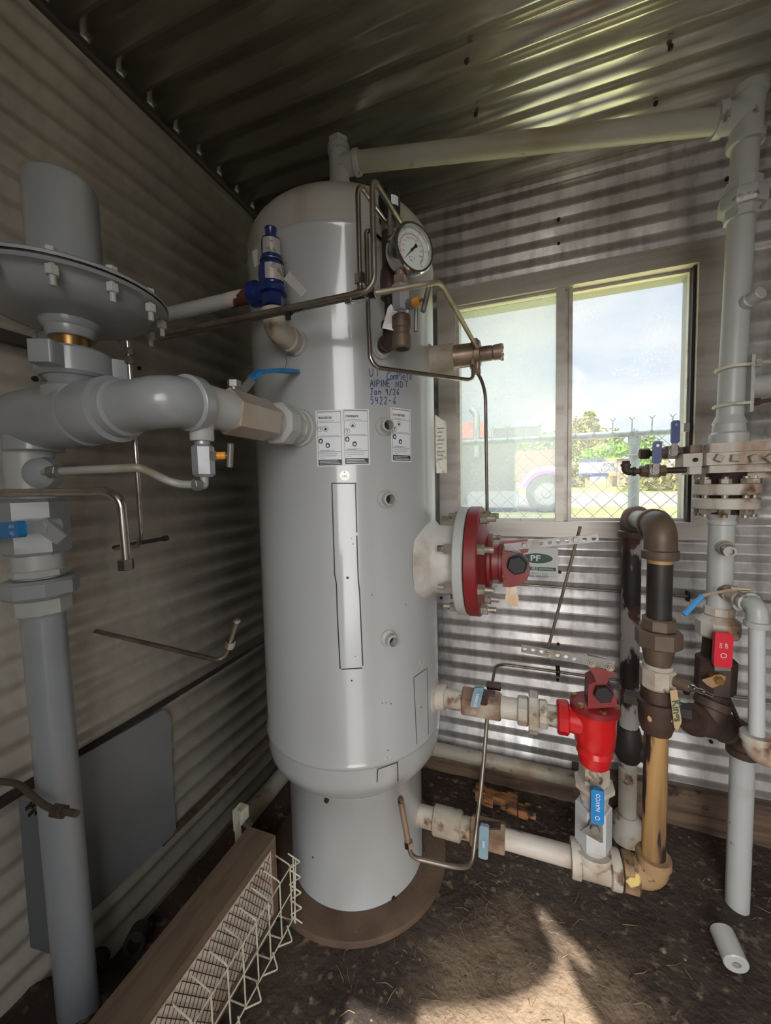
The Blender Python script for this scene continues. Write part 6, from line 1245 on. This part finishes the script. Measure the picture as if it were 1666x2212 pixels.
# truck on the road verge, seen through the dirty pane
TY = 13.6
def TP(x, y, Y=TY): return P(x, y, Y=Y)
tk = thing('truck', 'dark parked semi truck with purple fenders seen through the hazy pane', 'truck', (TP(1120, 1108).x, TY, gz(TY)))
M_tkd = mat('truck_dark_paint', sr(24, 26, 32), .35, 0, coat=.3); M_tkp = mat('truck_purple_paint', sr(112, 62, 168), .3, coat=.4); M_tkb = mat('truck_tan_hood', sr(84, 64, 52), .4); M_tire = mat('tyre', sr(30, 30, 32), .8)
wc = TP(1180, 1066); wr = wc.z-gz(TY)
def tbox(name, x0, y0, x1, y1, dep, m, dy=0, bev=.05):
    a, b = TP(x0, y0, TY+dy), TP(x1, y1, TY+dy); mb = MB()
    mb.obox(((a.x+b.x)/2, TY+dy+dep/2, (a.z+b.z)/2), V3((b.x-a.x)/2,0,0), V3(0,0,(a.z-b.z)/2), V3(0,dep/2,0), min(bev, (b.x-a.x)*.2, (a.z-b.z)*.2)); return mb.out(name, m, tk)
tbox('cab', 985, 948, 1112, 1090, 2.2, M_tkd, .2); tbox('cab_roof', 975, 915, 1045, 950, 2.0, mat('truck_red_paint', sr(150, 60, 56), .4), .3, .3); tbox('hood', 1108, 975, 1216, 1040, 2.0, M_tkb, .25, .25); M_tkc = mat('truck_bright_trim', sr(84, 86, 92), .5, .3); tbox('grille', 1150, 985, 1222, 1030, 1.8, M_tkc, .35)
tbox('light_bar', 1065, 926, 1166, 939, .4, M_tkd, .6); tbox('fuel_tank', 1010, 1062, 1120, 1096, .7, M_tkc, -.1, .2)
a = TP(1030, 950); b = TP(1030, 885); mb = MB(); mb.tube([(a.x, TY, a.z-.6), (a.x, TY, b.z-.15), (a.x-.18, TY, b.z+.05)], .11, 16, .12); mb.out('exhaust_stack', M_tkc, tk)
for dx in (0, -5.3):
    mb = MB(); mb.lathe((wc.x+dx, TY-.15, wc.z), UY, [(0, wr*.62), (0, wr*.95), (.05, wr), (.3, wr), (.35, wr*.9)], 40, cap=False); t_ = mb.out('wheel', M_tire, tk)
    mb = MB(); mb.lathe((wc.x+dx, TY-.12, wc.z), UY, [(-.04, .0002), (-.04, wr*.2), (.04, wr*.3), (0, wr*.63)], 32)
    for k in range(10): mb.cyl((wc.x+dx+wr*.42*math.cos(k*PI/5), TY-.13, wc.z+wr*.42*math.sin(k*PI/5)), (wc.x+dx+wr*.42*math.cos(k*PI/5), TY-.05, wc.z+wr*.42*math.sin(k*PI/5)), wr*.06, n=8)
    mb.out('rim', M_tkc, t_)
mb = MB(); mb.tube([(wc.x+wr*1.2*math.cos(PI*k/12), TY, wc.z+wr*1.2*math.sin(PI*k/12)) for k in range(3, 12)], .16, 10, 0, 1); mb.out('fender', M_tkp, tk)

# ================================================================== light
w = bpy.data.worlds.new('Sky'); S.world = w; w.use_nodes = True; nt = w.node_tree; N = nt.nodes; L = nt.links
bg = N['Background']; tc = N.new('ShaderNodeTexCoord'); sep = N.new('ShaderNodeSeparateXYZ'); L.new(tc.outputs['Generated'], sep.inputs[0])
gr = N.new('ShaderNodeMapRange'); gr.inputs[1].default_value = 0; gr.inputs[2].default_value = .7; L.new(sep.outputs['Z'], gr.inputs[0])
sk = N.new('ShaderNodeMix'); sk.data_type = 'RGBA'; sk.inputs[6].default_value = (*sr(186, 214, 244), 1); sk.inputs[7].default_value = (*sr(120, 178, 236), 1); L.new(gr.outputs[0], sk.inputs[0])
mp = N.new('ShaderNodeMapping'); mp.inputs['Scale'].default_value = (1, 1, 1.8); mp.inputs['Location'].default_value = (.35, .1, .0); L.new(tc.outputs['Generated'], mp.inputs[0])
no = N.new('ShaderNodeTexNoise'); no.inputs['Scale'].default_value = 2.3; no.inputs['Detail'].default_value = 9; no.inputs['Roughness'].default_value = .55; L.new(mp.outputs[0], no.inputs['Vector'])
mr = N.new('ShaderNodeMapRange'); mr.inputs[1].default_value = .24; mr.inputs[2].default_value = .38; L.new(no.outputs['Fac'], mr.inputs[0])
cl = N.new('ShaderNodeMix'); cl.data_type = 'RGBA'; L.new(mr.outputs[0], cl.inputs[0]); L.new(sk.outputs[2], cl.inputs[6])
n2 = N.new('ShaderNodeTexNoise'); n2.inputs['Scale'].default_value = 3.5; n2.inputs['Detail'].default_value = 6; L.new(mp.outputs[0], n2.inputs['Vector'])
m2 = N.new('ShaderNodeMapRange'); m2.inputs[1].default_value = .4; m2.inputs[2].default_value = .62; L.new(n2.outputs['Fac'], m2.inputs[0])
cw = N.new('ShaderNodeMix'); cw.data_type = 'RGBA'; cw.inputs[6].default_value = (*sr(212, 224, 244), 1); cw.inputs[7].default_value = (*sr(252, 253, 255), 1); L.new(m2.outputs[0], cw.inputs[0]); L.new(cw.outputs[2], cl.inputs[7])
# the sky on the sun's side of the building is far brighter than the one in the window
bs = N.new('ShaderNodeMapRange'); bs.inputs[1].default_value = .25; bs.inputs[2].default_value = -.55; bs.inputs[3].default_value = 1.08; bs.inputs[4].default_value = 9.0; bs.interpolation_type = 'SMOOTHSTEP'; L.new(sep.outputs['Y'], bs.inputs[0])
zs_ = N.new('ShaderNodeMapRange'); zs_.interpolation_type = 'SMOOTHSTEP'; zs_.inputs[1].default_value = .45; zs_.inputs[2].default_value = .85; zs_.inputs[4].default_value = 5.0; L.new(sep.outputs['Z'], zs_.inputs[0])
xs_ = N.new('ShaderNodeMapRange'); xs_.inputs[1].default_value = .45; xs_.inputs[2].default_value = .8; xs_.inputs[3].default_value = 1; xs_.inputs[4].default_value = .3; L.new(sep.outputs['X'], xs_.inputs[0])
bx_ = N.new('ShaderNodeMath'); bx_.operation = 'MULTIPLY'; L.new(bs.outputs[0], bx_.inputs[0]); L.new(xs_.outputs[0], bx_.inputs[1])
ba_ = N.new('ShaderNodeMath'); ba_.operation = 'MAXIMUM'; ba_.inputs[1].default_value = 1.08; L.new(bx_.outputs[0], ba_.inputs[0])
sm_ = N.new('ShaderNodeMath'); sm_.operation = 'ADD'; L.new(ba_.outputs[0], sm_.inputs[0]); L.new(zs_.outputs[0], sm_.inputs[1]); L.new(sm_.outputs[0], bg.inputs[1])
bw = N.new('ShaderNodeMapRange'); bw.inputs[1].default_value = .2; bw.inputs[2].default_value = -.4; L.new(sep.outputs['Y'], bw.inputs[0])
wm = N.new('ShaderNodeMix'); wm.data_type = 'RGBA'; wm.inputs[7].default_value = (1, .98, .95, 1); L.new(bw.outputs[0], wm.inputs[0]); L.new(cl.outputs[2], wm.inputs[6]); L.new(wm.outputs[2], bg.inputs[0])
sun = bpy.data.lights.new('sun', 'SUN'); sun.energy = 11.0; sun.angle = math.radians(.6); sun.color = (1, .95, .87)
so = bpy.data.objects.new('sun', sun); COL.objects.link(so); so.rotation_euler = V3(SUN_DX, 1, -SUN_TAN).to_track_quat('-Z', 'Y').to_euler()

cam = bpy.data.cameras.new('camera'); co = bpy.data.objects.new('camera', cam); COL.objects.link(co)
cam.sensor_fit = 'HORIZONTAL'; cam.sensor_width = 36; cam.lens = 36*FOC/1666; cam.clip_start = .02; cam.clip_end = 500
mw = Matrix((( CR.x, -CD.x, -CF.x, EYE.x), (CR.y, -CD.y, -CF.y, EYE.y), (CR.z, -CD.z, -CF.z, EYE.z), (0, 0, 0, 1)))
co.matrix_world = mw; S.camera = co
S.view_settings.view_transform = 'Standard'; S.view_settings.look = 'None'; S.view_settings.exposure = 0; S.view_settings.gamma = 1; S.view_settings.use_curve_mapping = False
S.cycles.max_bounces = 12; S.cycles.diffuse_bounces = 6; S.cycles.glossy_bounces = 6; S.cycles.transparent_max_bounces = 12; S.cycles.use_denoising = True
